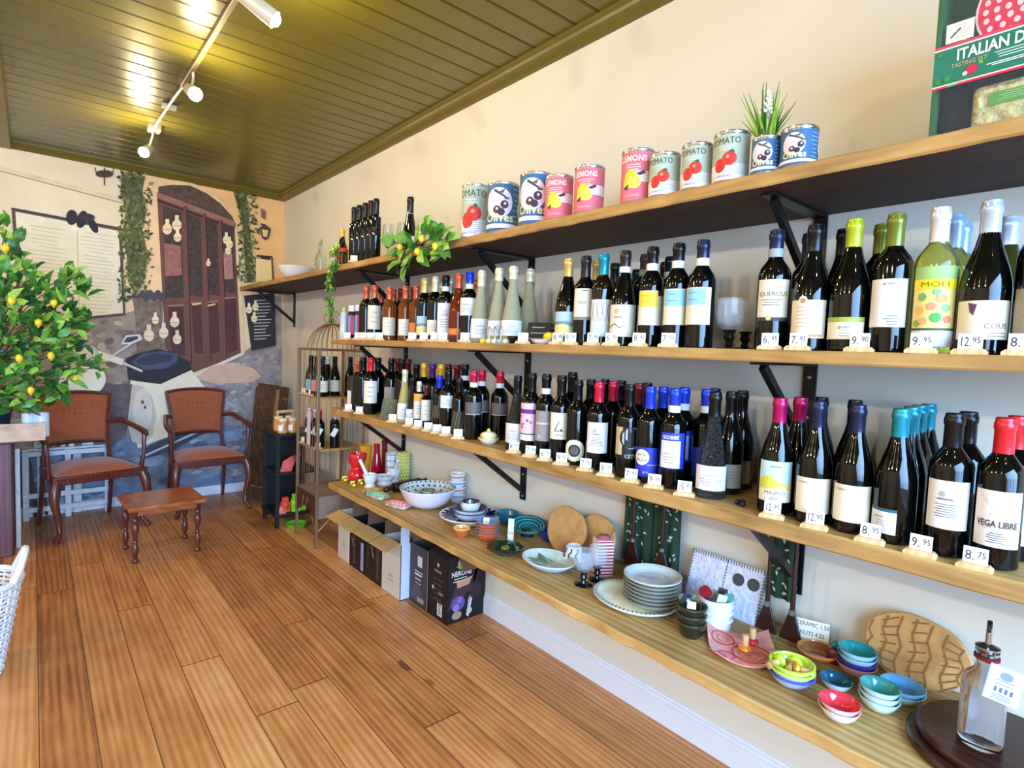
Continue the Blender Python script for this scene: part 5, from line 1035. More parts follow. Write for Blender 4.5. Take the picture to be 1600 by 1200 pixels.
for k in range(9):
    a0 = 2*pi*k/9; pts = [(.0395*(1-.12*abs(v-.5)*2)*cos(a0+.16*sin(v*9)), .0395*(1-.12*abs(v-.5)*2)*sin(a0+.16*sin(v*9)), .008+.054*v) for v in (0, .15, .3, .45, .6, .75, .9, 1)]; m.tube(pts, .0028, 5)
m.build('painted_waves', mat((24, 40, 60), .3), t)
def round_board(c, r, th, mt, lb, name='round_board', lean=.22, sx=1, cat='board', grooves=None):
    t = thing(name, c, lb, cat); M = Matrix.Rotation(lean, 4, 'Y') @ Matrix.Translation((0, 0, r)) @ Matrix.Rotation(pi/2, 4, 'Y')
    n = 44; m = MB(); pr = [(r*(1+.02*sin(3*a+1)+.012*sin(7*a))*cos(a), r*sx*(1+.02*sin(3*a+1)+.012*sin(7*a))*sin(a)) for a in [2*pi*i/n for i in range(n)]]
    m.prism(pr, 0, th, 0, M); m.build('board_body', mt, t, bevel=.003)
    if grooves:
        g = MB()
        for q in grooves: g.tube([M @ Vector((x*r, y*r*sx, -.0006)) for x, y in q], .0022, 5)
        g.build('carved_grooves', mat((150, 104, 56), .7), t, smooth=False)
    return t
p = near(920, 868, 1.655); round_board(Vector((1.635, at(922, 850, X=1.66).y-.03, Z4)), .092, .014, W_OLIVE, 'round olive wood board leaning on the wall behind the striped box', grooves=[[(.2*i, -.6+.1*i) for i in range(-3, 4)]])
round_board(Vector((1.60, at(893, 850, X=1.66).y+.0, Z4)), .095, .014, W_OLIVE, 'second olive wood board with bark edge, left of the first', sx=1.1)
c0 = near(941, 885, 1.585); t = thing('striped_box', c0, 'red and white striped treat box with pink paper on top', 'box', None, -.55); m = MB()
wp = mat((232, 224, 222), .5); rs = mat((190, 40, 60), .5); pr = [(-.031, -.03), (.031, -.03), (.031, .03), (-.031, .03)]
m.prism(pr, 0, .13); m.build('box_body', wp, t); m = MB()
for k in range(11): m.box(.0312, .0318, -.03, .03, .004+k*.0118, .0095+k*.0118).box(-.031, .031, -.0308, -.0302, .004+k*.0118, .0095+k*.0118)
m.build('printed_stripes', rs, t, smooth=False); MB().ball((0, 0, .134), .026, 8, sq=(1, 1, .5)).build('pink_paper', mat((176, 100, 96), .7, bump=1), t)
MB().box(-.0324, -.0312, -.024, .024, .02, .11).build('picture_label', mat((226, 206, 190), .5, noise=.4, nscale=40), t, smooth=False)
p = on4(911, 914)+Vector((.0, .0, 0)); goblet(p, 'front fluted goblet on the lowest shelf beside the fish plate', 'goblets on the lowest shelf', .92)
p = on4(938, 908)+Vector((-.005, .012, 0)); goblet(p, 'fluted goblet behind, before the striped box', 'goblets on the lowest shelf', .92)
p = Vector((1.482, 1.085, Z4)); t = bowl(p, .118, .022, (226, 224, 206), (232, 226, 190), 'oval cream platter with blue dashes around its rim', 'platter', 'platter', foot=.7, sy=1.2, rim=(214, 214, 206))
m = MB()
for i in range(60): a = 2*pi*i/60; m.box(.106, .1185, -.0012, .0012, .0236, .0243, M=Matrix.Diagonal((1, 1.2, 1, 1)) @ T(rz=a))
m.build('rim_dashes', mat((40, 52, 90), .4), t, smooth=False)
pp = Vector((1.505, 1.035, Z4+.0138))
for k in range(7): bowl(pp+Vector((0, 0, .0+k*.0118)), .09, .022, (222, 222, 206), (214, 214, 206), 'cream plate with dark rim line, %s of the stack of seven' % ('lowest', 'second from the bottom', 'third from the bottom', 'middle', 'third from the top', 'second from the top', 'topmost')[k], 'plate', 'plate', 'stacked cream plates', foot=.55, rim=(120, 120, 104) if k < 6 else (190, 192, 180))
# crocks with packets
def crock(p, r, h, lb, rings=0, txt=None, cl=(228, 228, 228)):
    t = thing('crock', p, lb, 'pot', None, math.atan2(-p.x, p.y)); pr = [(0, .002), (r*.86, 0), (r*.9, .004), (r*.98, h*.95), (r, h), (r*.92, h), (r*.86, .02), (0, .016)]
    MB().lathe(pr, 32).build('pot_body', mat(cl, .2, coat=.4), t, ang=60)
    for k in range(rings): z = h*(.35+.22*k); MB().lathe([(r*.93, z-.004), (r*1.03, z), (r*.96, z+.005)], 32).build('ridge', mat(cl, .2, coat=.4), t)
    if txt: put(*design([('t', txt, 0, .2, .6, (60, 70, 90))], cl, cyl_map(r*.955, h*.3), .04, .016), 'printed_name', t)
    return t
p = on4(1062, 975)+Vector((.06, .004, 0)); crock(p, .037, .062, 'white ceramic cup with written rim holding small packets', 0, None, (232, 226, 206))
for i, (dx, dy, c) in enumerate(((-.012, .014, (50, 60, 130)), (.006, .0, (230, 230, 226)), (.008, -.02, (80, 150, 150)))):
    e = thing('seasoning_packet', p+Vector((dx, dy, .012)), ('blue', 'white', 'teal')[i]+' packet standing in the white cup', 'packet', 'packets in the crocks'); MB().box(-.009, .009, -.002, .002, 0, .062, M=T(rx=.15*(i-1), ry=.2, rz=-.8)).build('packet_body', mat(c, .4), e, smooth=False)
p = on4(1112, 992)+Vector((.05, .02, 0)); crock(p, .05, .095, 'larger ribbed white crock holding packets and tins', 3, 'CREME')
for i, (dx, dy, c, lb) in enumerate(((-.02, .02, (150, 30, 40), 'red'), (.012, .0, (60, 50, 44), 'brown'), (.0, -.024, (80, 140, 120), 'green'), (-.01, -.008, (214, 208, 190), 'cream tagged'))):
    e = thing('seasoning_packet', p+Vector((dx, dy, .03)), lb+' packet standing in the ribbed white crock', 'packet', 'packets in the crocks')
    if i == 0: MB().lathe([(0, 0), (.018, 0), (.018, .012), (0, .013)], 20, M=T(-.004, 0, .075, ry=-.9)).box(-.002, .002, -.008, .008, 0, .07).build('packet_body', mat(c, .3), e)
    else: MB().box(-.013, .013, -.002, .002, 0, .088, M=T(rx=.12*(i-1), ry=.15, rz=-.9)).build('packet_body', mat(c, .4), e, smooth=False)
# lace placemats leaning on the wall
q = at(1125, 930, X=1.66); t = thing('lace_placemats', (1.655, q.y, Z4), 'clear bag of white lace placemats leaning against the wall', 'placemats'); M = Matrix.Rotation(.3, 4, 'Y')
wv_ = mat((214, 214, 228), .25, noise=.15, nscale=60, bump=.6)
m = MB()
for yy in (-.06, .062): m.box(-.004, .004, yy-.06, yy+.06, 0, .165, M=M)
m.build('folded_lace', wv_, t, smooth=False)
m = MB()
for k in range(28): m.box(-.005, -.0044, -.12+k*.0089, -.1165+k*.0089, .155, .168, M=M)
for k in range(17): m.box(-.005, -.0044, .118, .13, .004+k*.0098, .008+k*.0098, M=M).box(-.005, -.0044, -.13, -.118, .004+k*.0098, .008+k*.0098, M=M).box(-.005, -.0044, -.003, .002, .004+k*.0098, .008+k*.0098, M=M)
m.build('lace_edge', mat((110, 112, 120), .6), t, smooth=False)
for yy in (-.045, -.094): MB().lathe([(0, 0), (.019, 0), (.019, .001), (0, .001)], 24, M=M @ T(-.005, yy, .115, ry=-pi/2)).build('round_sticker', mat((46, 62, 60), .4, noise=.3, nscale=120), t)
p = on4(1078, 1003)+Vector((.035, .02, 0)); BG = (34, 32, 22)
for k in range(3): bowl(p+Vector((0, 0, k*.023)), .042, .044, BG, (40, 40, 30), 'black glazed cup, %s of the stack of three' % ('lowest', 'middle', 'topmost')[k], 'cup', 'cup', 'stacked black cups', foot=.62, rim=(60, 60, 40))
card(p+Vector((-.02, -.01, .088)), .024, .02, None, 'triangular price card on the black cups', -1.0)
# towels and dark spatulas hanging from nails
TW = mat((34, 62, 44), .9, noise=.1, nscale=40, bump=.3)
def towel(y0, y1, z0, z1, lb, X=1.70):
    t = thing('tea_towel', (X, (y0+y1)/2, z1), lb, 'towel'); m = MB(); n = 14; th = .006; w_ = y0-y1; vs = []
    for j in range(9):
        for i in range(n+1):
            u = i/n; z = (z0-z1)*j/8; xx = .006*sin(u*14+.3*j)*(.3+.7*j/8); vs.append((xx, w_*(u-.5), z))
    k = len(vs); vs += [(x+th, y, z) for x, y, z in vs]; fs = []
    for j in range(8):
        for i in range(n): a = j*(n+1)+i; fs += [(a, a+1, a+n+2, a+n+1), (k+a, k+a+n+1, k+a+n+2, k+a+1)]
    m.add(vs, fs); m.build('cloth', TW, t)
    lf = MB()
    for i in range(26):
        u, v = random.uniform(.06, .94), random.uniform(.05, .95); xx = .006*sin(u*14+.3*v*8)*(.3+.7*v)-.0022; a = random.uniform(0, 6.28); s_ = .009
        c = Vector((xx, w_*(u-.5), (z0-z1)*v)); D_ = lambda g, l: c+Vector((0, cos(a+g)*l, sin(a+g)*l)); lf.add([D_(0, s_), D_(1.57, s_*.4), D_(3.14, s_), D_(-1.57, s_*.4)], [(0, 1, 2, 3)])
    lf.build('leaf_print', mat((196, 206, 190), .8), t, smooth=False); return t
y = [at(px, 800, X=1.70).y for px in (976, 1021, 1063, 1199, 1243)]
towel(y[0], y[1]+.004, Z4+.03, Z3-.045, 'dark green leaf print tea towel hanging at the left of the pair'); towel(y[1]-.004, y[2], Z4+.03, Z3-.045, 'dark green leaf print tea towel hanging at the right of the pair')
towel(at(1200, 880, X=1.70).y-.002, at(1246, 880, X=1.70).y+.004, .625, Z3-.045, 'narrow dark green leaf print towel hanging by the near bracket')
def spatula(y_, ztop, L, lb, X=1.672, blade=1):
    t = thing('wooden_spatula', (X, y_, ztop), lb, 'spatula', 'dark wooden spatulas hanging under the shelf')
    MB().tube([(0, 0, 0), (0, 0, -L*.5), (0, 0, -L*.74)], [.006, .0065, .0075], 10).build('handle', W_DARK, t)
    if blade: MB().prism([(-.009, -L*.72), (.009, -L*.72), (.03, -L*.9), (.034, -L), (-.034, -L), (-.03, -L*.9)], -.004, .004, 0, Matrix(((0, 0, 1, 0), (1, 0, 0, 0), (0, 1, 0, 0), (0, 0, 0, 1)))).build('blade', W_DARK, t, bevel=.002)
    MB().lathe([(.0078, -L*.74), (.0095, -L*.735), (.0095, -L*.7), (.0075, -L*.695)], 12).build('metal_collar', mat((170, 170, 176), .3, .9), t)
spatula(at(990, 820, X=1.672).y, Z3-.05, .34, 'dark wooden spatula hanging in front of the left green towel'); spatula(at(1036, 830, X=1.672).y, Z3-.05, .34, 'dark wooden spatula hanging in front of the right towel of the pair')
spatula(at(1198, 960, X=1.655).y, Z3-.05, .40, 'dark wooden spatula left of the narrow towel, blade on the shelf', 1.655); spatula(at(1232, 960, X=1.655).y-.01, Z3-.05, .40, 'dark wooden spatula right of the narrow towel, blade on the shelf', 1.655)
# square plate with cork stoppers
p = on4(1152, 1040)+Vector((.078, .026, 0)); t = thing('square_plate', p, 'square curved plate painted pink, red and orange', 'plate', None, R(38)); s_ = .088; n = 12; vs = []
for j in range(n+1):
    for i in range(n+1):
        u, v = i/n*2-1, j/n*2-1; vs.append((u*s_*(1-.05*v*v), v*s_*(1-.05*u*u), .004+.03*(u*u*v*v*.7+.3*(u*u+v*v)/2)))
k = len(vs); vs += [(x*.99, y_*.99, max(0, z-.005)) for x, y_, z in vs]; fs = []
for j in range(n):
    for i in range(n): a = j*(n+1)+i; fs += [(a, a+1, a+n+2, a+n+1), (k+a, k+a+n+1, k+a+n+2, k+a+1)]
for i in range(n): 
    for a, b in ((i, i+1), (n*(n+1)+i+1, n*(n+1)+i), ((i+1)*(n+1), i*(n+1)), (i*(n+1)+n, (i+1)*(n+1)+n)): fs.append((a, k+a, k+b, b))
MB().add(vs, fs).build('plate_body', mat((216, 140, 120), .2, coat=.5, noise=.25, nscale=30), t)
m = MB(); pz = lambda x, y_: .0052+.03*((x/s_)**2*(y_/s_)**2*.7+.15*((x/s_)**2+(y_/s_)**2))
for cx, cy, r_, c in ((-.02, -.02, .05, 0), (.045, .045, .03, 0), (-.045, .05, .022, 0), (-.02, -.02, .034, 1), (.045, .045, .015, 1)):
    m.tube([(cx+r_*cos(a), cy+r_*sin(a), pz(cx+r_*cos(a), cy+r_*sin(a))) for a in [2*pi*i/24 for i in range(25)]], .0018, 4, c, caps=False)
for i in range(14): a = i*.45; m.ball((-.02+.018*cos(a), -.02+.018*sin(a), pz(-.02, -.02)), .003, 6, 1, sq=(1, 1, .3))
m.build('painted_rings', [mat((196, 40, 60), .25), mat((206, 110, 90), .25)], t)
CORK = mat((206, 160, 110), .8, noise=.15, nscale=120)
def stopper(p, c, M, lb):
    t = thing('cork_stopper', p, lb, 'stopper', 'ceramic topped cork stoppers')
    MB().lathe([(0, 0), (.012, 0), (.018, .006), (.016, .012), (.008, .016), (0, .017)], 18, M=M).build('ceramic_top', mat(c, .15, coat=.6), t); MB().lathe([(0, .0165), (.009, .0165), (.0085, .045), (0, .046)], 14, M=M).build('cork', CORK, t)
stopper(p+Vector((.0, -.006, .006)), (226, 130, 30), T(), 'orange topped cork stopper standing on the square plate'); stopper(p+Vector((.045, -.004, .0105)), (196, 40, 40), T(), 'red topped cork stopper standing at the back of the square plate')
LG = (190, 214, 60)
p = on4(1232, 1080)+Vector((.04, .012, 0))
for k, (ic, oc, w_) in enumerate((((60, 80, 170), (190, 196, 226), 'blue rimmed bottom bowl of the lime green stack'), (LG, (206, 220, 190), 'lime glazed bowl in the middle of its stack'), (LG, (214, 226, 160), 'topmost lime glazed bowl with corks inside'))):
    bowl(p+Vector((0, 0, k*.012)), .054-.001*k, .03, oc, ic, w_, foot=.5, rim=ic)
for i, (dx, dy, a, w_) in enumerate(((-.014, .014, .6, 'left'), (.01, -.012, .9, 'right'))): stopper(p+Vector((dx+.012, dy+.01, .05)), LG, Matrix.Rotation(a+2.2, 4, 'Z') @ Matrix.Rotation(1.75, 4, 'Y'), 'lime topped cork lying in the lime bowl, %s one' % w_)
stopper(p+Vector((-.01, -.008, .046)), (226, 160, 30), Matrix.Rotation(-1.2, 4, 'Z') @ Matrix.Rotation(1.6, 4, 'Y'), 'yellow topped cork lying in the lime bowl')
p = on4(1262, 1040)+Vector((.065, .0, 0)); bowl(p, .052, .024, (180, 110, 60), (150, 90, 50), 'brown orange glazed bowl behind the lime green stack', foot=.5, rim=(206, 120, 60))
q = at(1268, 1005, X=1.675); card(Vector((1.672, q.y, Z4+.0)), .085, .07, ['CERAMIC 1.50', 'NUTS 4.50'], 'handwritten white sign leaning behind the glazed bowls', -1.25, rx=-.2, sz=.24)
p = near(1292, 1010, 1.635)+Vector((0, -.02, 0)); t = thing('spice_jar', p, 'small dark jar with a red wrap and teal knob near the sign', 'jar'); MB().lathe([(0, .001), (.017, 0), (.02, .006), (.02, .03), (.014, .04), (0, .042)], 18).build('jar_body', mat((110, 30, 26), .3, noise=.4, nscale=60), t); MB().ball((0, 0, .05), .01, 10).build('knob', mat((40, 150, 150), .2), t)
def stack(px, py, r, h, n, oc, ic, words, dx=.045, step=.013, rims=None):
    p = on4(px, py)+Vector((dx, .01, 0)); p.x = min(p.x, RX-.03-r)
    for k in range(n):
        w_ = words[k]; bowl(p+Vector((0, 0, k*step)), r-.0006*k, h, oc if not rims else rims[k][0], ic if not rims else rims[k][1], w_, foot=.45)
    return p
stack(1337, 1062, .047, .03, 4, 0, 0, ('pink ringed bowl at the bottom of the turquoise stack', 'navy glazed bowl second in the turquoise stack', 'turquoise bowl under the topmost one', 'topmost turquoise bowl with dark centre, near the woven tray'), .03, .0125, (((196, 150, 150), (200, 120, 120)), ((60, 60, 140), (40, 40, 110)), ((190, 214, 220), (60, 150, 160)), ((190, 218, 224), (40, 140, 140))))
stack(1305, 1085, .038, .024, 1, (206, 214, 220), (24, 92, 116), ('single small petrol blue bowl before the turquoise stack',), .03)
stack(1310, 1133, .043, .028, 2, 0, 0, ('salmon rimmed lower bowl of the red pair', 'red glazed bowl on top of the red pair'), .028, .012, (((232, 226, 226), (226, 150, 120)), ((226, 214, 218), (214, 50, 60))))
stack(1372, 1120, .043, .03, 3, 0, 0, ('lowest pale green bowl of the sea green stack', 'middle pale green bowl of the sea green stack', 'top sea green bowl of its stack of three'), .035, .0135, (((222, 230, 214), (150, 200, 180)), ((216, 230, 222), (140, 196, 180)), ((214, 222, 226), (60, 150, 140))))
stack(1410, 1104, .048, .026, 2, 0, 0, ('pale green lower bowl under the sky blue one', 'wide sky blue bowl with brown centre beside the woven tray'), .03, .012, (((196, 216, 206), (150, 200, 190)), ((150, 196, 220), (96, 160, 200))))
# woven tray against the wall, dark boards, oil pourer
q = at(1428, 1040, X=1.69); GV = []
for i in range(-3, 4): GV += [[(-.9, i*.28), (-.4, i*.28+.07), (0, i*.28-.03), (.5, i*.28+.06), (.9, i*.28)]]
for i in range(-3, 4): GV += [[(i*.28+.05, -.8), (i*.28+.14, -.5)], [(i*.28-.05, -.2), (i*.28+.08, .1)], [(i*.28, .35), (i*.28+.1, .65)]]
GV = [[(x*math.sqrt(max(0, 1-min(.9, y*y))), y) for x, y in g] for g in GV]
round_board(Vector((1.672, q.y, Z4)), .088, .014, W_OLIVE, 'round wicker look wooden tray with a woven pattern leaning on the wall', 'woven_tray', .16, 1.3, 'tray', GV)
p = on4(1540, 1175); c = Vector((1.505, .17, Z4)); 
for k, (r_, w_) in enumerate(((.165, 'round dark wooden board, lower of two under the glass pourer'), (.15, 'round dark wooden board, upper of two under the glass pourer'))):
    t = thing('wooden_board', c+Vector((.012*k, -.0*k, k*.0182)), w_, 'board', 'round dark boards')
    MB().lathe([(0, 0), (r_-.006, 0), (r_, .005), (r_, .013), (r_-.005, .018), (0, .018)], 56).build('board_body', W_DARK, t)
p = at(1522, 1165, Z=Z4+.037); p = Vector((1.472, .205, Z4+.0366)); t = thing('oil_pourer', p, 'clear glass oil bottle with steel pourer and a paper tag', 'bottle', None, math.atan2(-p.x, p.y)); t.scale = (1.42, 1.42, 1.26)
MB().lathe([(0, .004), (.022, 0), (.0265, .004), (.0265, .10), (.022, .115), (.013, .125), (.0125, .15), (.014, .152), (.014, .156), (.0095, .156), (.0095, .127), (.019, .113), (.0235, .098), (.0235, .012), (0, .009)], 40, fn=lambda a, z: 1+(.02*cos(14*a) if .02 < z < .1 else 0)).build('glass_body', mat((226, 222, 226), .03, trans=1, ior=1.45), t, ang=80)
m = MB().lathe([(0, .14), (.0085, .14), (.0092, .158), (.0145, .16), (.0145, .163), (.004, .168), (.0035, .19), (0, .192)], 20); m.tube([(0, 0, .185), (.0, -.004, .194), (0, -.013, .2)], [.0035, .003, .0025], 8); m.build('pourer', mat((170, 172, 180), .15, .95), t)
MB().box(-.003, .003, -.012, .006, .196, .204, M=T(0, 0, 0)).build('flap', mat((18, 18, 20), .4), t, bevel=.001); MB().lathe([(.0128, .142), (.015, .143), (.015, .148), (.0128, .149)], 20).build('red_cord', mat((120, 24, 20), .7), t)
put(*design([('r', -.92, .92, .05, .95, (206, 220, 232)), ('c', 0, .75, .12, (130, 150, 180)), ('l', -.7, .7, .5, .6, 2, (90, 110, 140)), ('r', -.5, -.35, .28, .42, (90, 110, 140)), ('r', -.2, -.05, .28, .42, (90, 110, 140)), ('r', .1, .25, .28, .42, (90, 110, 140)), ('r', .4, .55, .28, .42, (90, 110, 140)), ('l', -.8, .8, .08, .2, 3, (90, 110, 140))], (190, 206, 220), flat_map(T(.017, -.0285, .092, ry=.12)), .038, .058), 'paper_tag', t)

# ------------------------------------------------------------------ wine cartons on the floor
KR = mat((204, 160, 96), .75, noise=.06); KRI = mat((120, 88, 62), .8, noise=.08)
def carton(y0, y1, h, x0, face, flap, label, elems, side=None, fc=(204, 196, 178), sc_=(206, 212, 226), backflap=True):
    t = thing('wine_carton', (x0, (y0+y1)/2, 0), label, 'carton', 'wine cartons under the lowest shelf'); D_, w_ = 1.735-x0, y1-y0; th = .004; fm = mat(fc, .65, noise=.03); sm = mat(sc_, .65)
    MB().box(0, D_, -w_/2, w_/2, 0, th).box(0, th, -w_/2, w_/2, 0, h).box(D_-th, D_, -w_/2, w_/2, 0, h).box(0, D_, -w_/2, -w_/2+th, 0, h, 1).box(0, D_, w_/2-th, w_/2, 0, h).build('box_walls', [fm, sm], t, smooth=False)
    if flap: MB().box(-.092, 0, -w_/2+.004, w_/2-.004, -.0015, .0015, M=T(.002, 0, h+.002, ry=-.32)).build('front_flap', KR, t, smooth=False)
    if backflap:
        MB().box(0, .004, -w_/2+.004, w_/2-.004, 0, .1, M=T(D_-.006, 0, h, ry=-.25)).build('back_flap', KRI, t, smooth=False)
        MB().box(.01, D_*.42, 0, .003, 0, .085, M=T(0, w_/2-.005, h, rx=.1)).build('side_flap', KRI, t, smooth=False)
    if elems is not None:
        put(*design(elems, fc, lambda x, y, l: Vector((-.0005-l, -x, y+.002)), w_-.001, h-.004, None, 1), 'printed_front', t)
    if side: put(*design(side[1], side[0], lambda x, y, l: Vector((D_/2+x, -w_/2-.0005-l, y+.002)), D_-.001, h-.004, None, 1), 'printed_side', t)
    return t
g = (150, 140, 130); bk = (22, 16, 18)
carton(3.168, 3.335, .295, 1.452, 0, 1, 'beige wine carton with open flap at the far end, beside the wire cage', [('l', -.3, .2, .3, .34, 2, g), ('r', .86, 1, 0, 1, (226, 228, 230))])
be = [('r', -.4, -.34, .05, .75, (70, 56, 50)), ('l', -.6, -.2, .1, .8, 14, (110, 96, 90)), ('p', [(-.8, .6), (-.7, .6), (-.4, .42), (-.5, .42)], (160, 140, 120)), ('r', .5, .85, .05, .62, (150, 160, 190)), ('l', .55, .8, .1, .6, 14, (90, 100, 130))]
carton(2.962, 3.162, .295, 1.452, 0, 1, 'black printed wine carton with a pale blue strip, second from the far end', be, fc=bk, sc_=bk)
carton(2.755, 2.956, .3, 1.452, 0, 1, 'black printed wine carton without strip, between the blue striped and beige ones', [('r', .5, .56, .1, .8, (96, 80, 74)), ('l', .3, .8, .1, .85, 15, (96, 84, 80)), ('p', [(-.3, .66), (-.2, .66), (.1, .45), (0, .45)], (170, 150, 130)), ('l', -.8, -.5, .2, .6, 8, (90, 80, 76))], fc=bk, sc_=bk)
t = carton(2.547, 2.75, .3, 1.452, 0, 1, 'beige wine carton with open flap and a standing white side flap', [('l', -.3, .3, .26, .33, 2, g), ('t', 'COSI', 0, .36, .05, g)])
MB().box(0, .05, 0, .004, 0, .095, M=T(0, -.1005, .3)).build('standing_flap', mat((206, 212, 226), .65), t, smooth=False)
for k, yy in enumerate((2.6, 2.69)):
    b = bottle((1.56, yy, .005), .29, 'b', DG, (BK, DRD)[k], None, 'dark bottle standing inside the beige carton, %s one' % ('near', 'far')[k], 'bottles inside the cartons')
bottle((1.56, 2.86, .005), .30, 'b', DG, BK, 'plain', 'dark bottle standing inside the black carton, its neck showing', 'bottles inside the cartons', z0=.2, z1=.21)
t = carton(2.36, 2.54, .312, 1.505, 0, 0, 'grey black wine carton beside the NERONE box', [('r', -.15, .35, .66, .84, (200, 200, 204)), ('l', -.5, .4, .36, .5, 3, (210, 210, 214)), ('l', -.6, .6, .52, .56, 2, (190, 190, 194)), ('p', [(-.9, .1), (-.1, .4), (.6, .16), (0, .04)], (80, 70, 90)), ('r', -.1, .6, .06, .14, (140, 150, 120)), ('r', .94, 1, 0, 1, (160, 140, 120))], fc=(58, 56, 62), sc_=(40, 36, 40))
MB().box(0, .1, 0, .004, 0, .1, M=T(.09, -.088, .312)).build('standing_flap', mat((206, 214, 230), .65), t, smooth=False)
side = (bk, [('p', [(-1, .2), (-.5, .62), (0, .55), (.5, .62), (.6, .5), (0, .42), (-.3, .3)], (70, 40, 50)), ('p', [(-.55, .62), (.3, .66), (.1, .54), (-.5, .52)], (206, 150, 120)), ('t', '*NERONE', -.3, .71, .11, (236, 232, 226), .85), ('l', -.8, .1, .62, .66, 2, (206, 196, 186)),
    ('c', -.35, .9, .06, (190, 180, 110)), ('p', [(-.6, .86), (-.1, .86), (-.35, .8)], (170, 160, 90)), ('p', [(.6, .98), (.72, .92), (.3, .5), (.1, .3), (.0, .06), (.12, .02), (.3, .3)], (214, 206, 214)), ('c', -.45, .28, .13, (96, 76, 140), .9), ('c', -.55, .22, .06, (140, 120, 180)), ('c', -.35, .33, .05, (130, 110, 170)), ('c', -.5, .1, .09, (176, 136, 116), .7), ('c', .16, .12, .05, (190, 200, 160)), ('c', .45, .42, .12, (50, 34, 44), 1.1), ('l', .2, .7, .4, .48, 2, (120, 110, 120))])
carton(2.186, 2.354, .325, 1.505, 0, 0, 'black NERONE wine carton with lavender picture, nearest of the row', [('r', .0, .5, .06, .26, (226, 222, 220)), ('l', .05, .45, .08, .24, 6, (40, 40, 40)), ('t', 'NERONE', .0, .72, .06, (200, 180, 150), .8), ('c', .0, .84, .03, (200, 180, 150)), ('l', -.7, .7, .3, .6, 5, (80, 70, 66)), ('c', -.5, .46, .03, (206, 186, 140)), ('r', .1, .6, .4, .43, (150, 130, 90)), ('r', -1, 1, .28, .285, (110, 90, 80))], side, fc=bk, sc_=bk, backflap=False)
t = [o for o in bpy.data.objects if o.name.startswith('wine_carton')][-1]
MB().box(0, .225, -.083, .083, 0, .003, M=T(.003, 0, .3265)).build('lid_flaps', mat((46, 36, 34), .7), t, smooth=False); MB().box(.06, .22, 0, .003, 0, .075, M=T(0, -.0835, .325, rx=2.5)).build('hanging_flap', KRI, t, smooth=False)

# ------------------------------------------------------------------ wire cage stand at the end of the shelves
CW_ = mat((150, 122, 92), .4, .6); CX0, CX1, CY0, CY1, CT = 1.388, 1.705, 3.535, 3.89, 1.295
t = thing('birdcage_stand', (0, 0, 0), 'tall wire birdcage display stand with domed top and open shelves', 'cage stand')
for x in (CX0, CX1):
    for y in (CY0, CY1): MB().box(x-.009, x+.009, y-.009, y+.009, 0, CT).build('post', CW_, t, bevel=.002)
def rect_frame(z, nm, r=.006): MB().tube([(CX0, CY0, z), (CX1, CY0, z)], r, 6).tube([(CX0, CY1, z), (CX1, CY1, z)], r, 6).tube([(CX0, CY0, z), (CX0, CY1, z)], r, 6).tube([(CX1, CY0, z), (CX1, CY1, z)], r, 6).build(nm, CW_, t)
rect_frame(CT, 'top_frame', .007); rect_frame(.345, 'lower_frame')
m = MB()
for k in range(1, 8):
    u = k/8
    for x, y in ((CX0, CY0+(CY1-CY0)*u), (CX1, CY0+(CY1-CY0)*u), (CX0+(CX1-CX0)*u, CY1)): m.tube([(x, y, .345), (x, y, CT)], .0016, 5)
    if k in (2, 4, 6): m.tube([(CX0+(CX1-CX0)*u, CY0, .345), (CX0+(CX1-CX0)*u, CY0, CT)], .0016, 5)
m.build('cage_wires', CW_, t)
m = MB(); dc = Vector(((CX0+CX1)/2, (CY0+CY1)/2, CT)); hr = (CX1-CX0)/2
for k in range(14):
    a = pi*k/14
    m.tube([dc+Vector((hr*cos(a)*cos(b), (CY1-CY0)/2*sin(a)*cos(b), .175*sin(b))) for b in [pi*j/16 for j in range(17)]], .0024, 5)
m.tube([dc+Vector((.045*cos(b), .045*sin(b), .171)) for b in [2*pi*j/16 for j in range(17)]], .003, 5)
for k in range(8):
    a = 2*pi*k/8; m.tube([dc+Vector((.045*cos(a), .045*sin(a), .171)), dc+Vector((.06*cos(a), .06*sin(a), .22)), dc+Vector((.02*cos(a), .02*sin(a), .27))], .002, 5)
m.build('wire_dome', CW_, t)
BRN = mat((84, 48, 34), .4, .2)
m = MB(); pr = [(CY0, .345), (CY0, .17), (CY0+.05, .2), (CY0+.12, .235), ((CY0+CY1)/2, .245), (CY1-.12, .235), (CY1-.05, .2), (CY1, .17), (CY1, .345)]
m.prism(pr, CX0-.005, CX0+.001, 0, Matrix(((0, 0, 1, 0), (1, 0, 0, 0), (0, 1, 0, 0), (0, 0, 0, 1)))); pn = m.build('front_apron', BRN, t, smooth=False)
MB().tube([(CX0-.007, dc.y-.035, .31), (CX0-.012, dc.y-.035, .27), (CX0-.022, dc.y-.02, .255), (CX0-.022, dc.y+.02, .255), (CX0-.012, dc.y+.035, .27), (CX0-.007, dc.y+.035, .31)], .0035, 6).build('pull_handle', mat((186, 150, 90), .3, .9), pn)
MB().box(CX0, CX1, CY0+.001, CY0+.004, .19, .345).box(CX0, CX1, CY0, CY1, .335, .342).build('base_tray', mat((150, 130, 110), .6, bump=.6, nscale=120), t, smooth=False)
MB().tube([(CX0, CY0, .1), (CX0+.1, CY0, .19)], .004, 6).tube([(CX0, CY0, .1), (CX0, CY0+.08, .2)], .004, 6).build('brace_wires', CW_, t)
SZ = (.985, .645)
for z in SZ: MB().box(CX0+.012, CX1-.004, CY0+.012, CY1-.012, z-.012, z).build('cage_shelf', W_SHELF, t, bevel=.001)
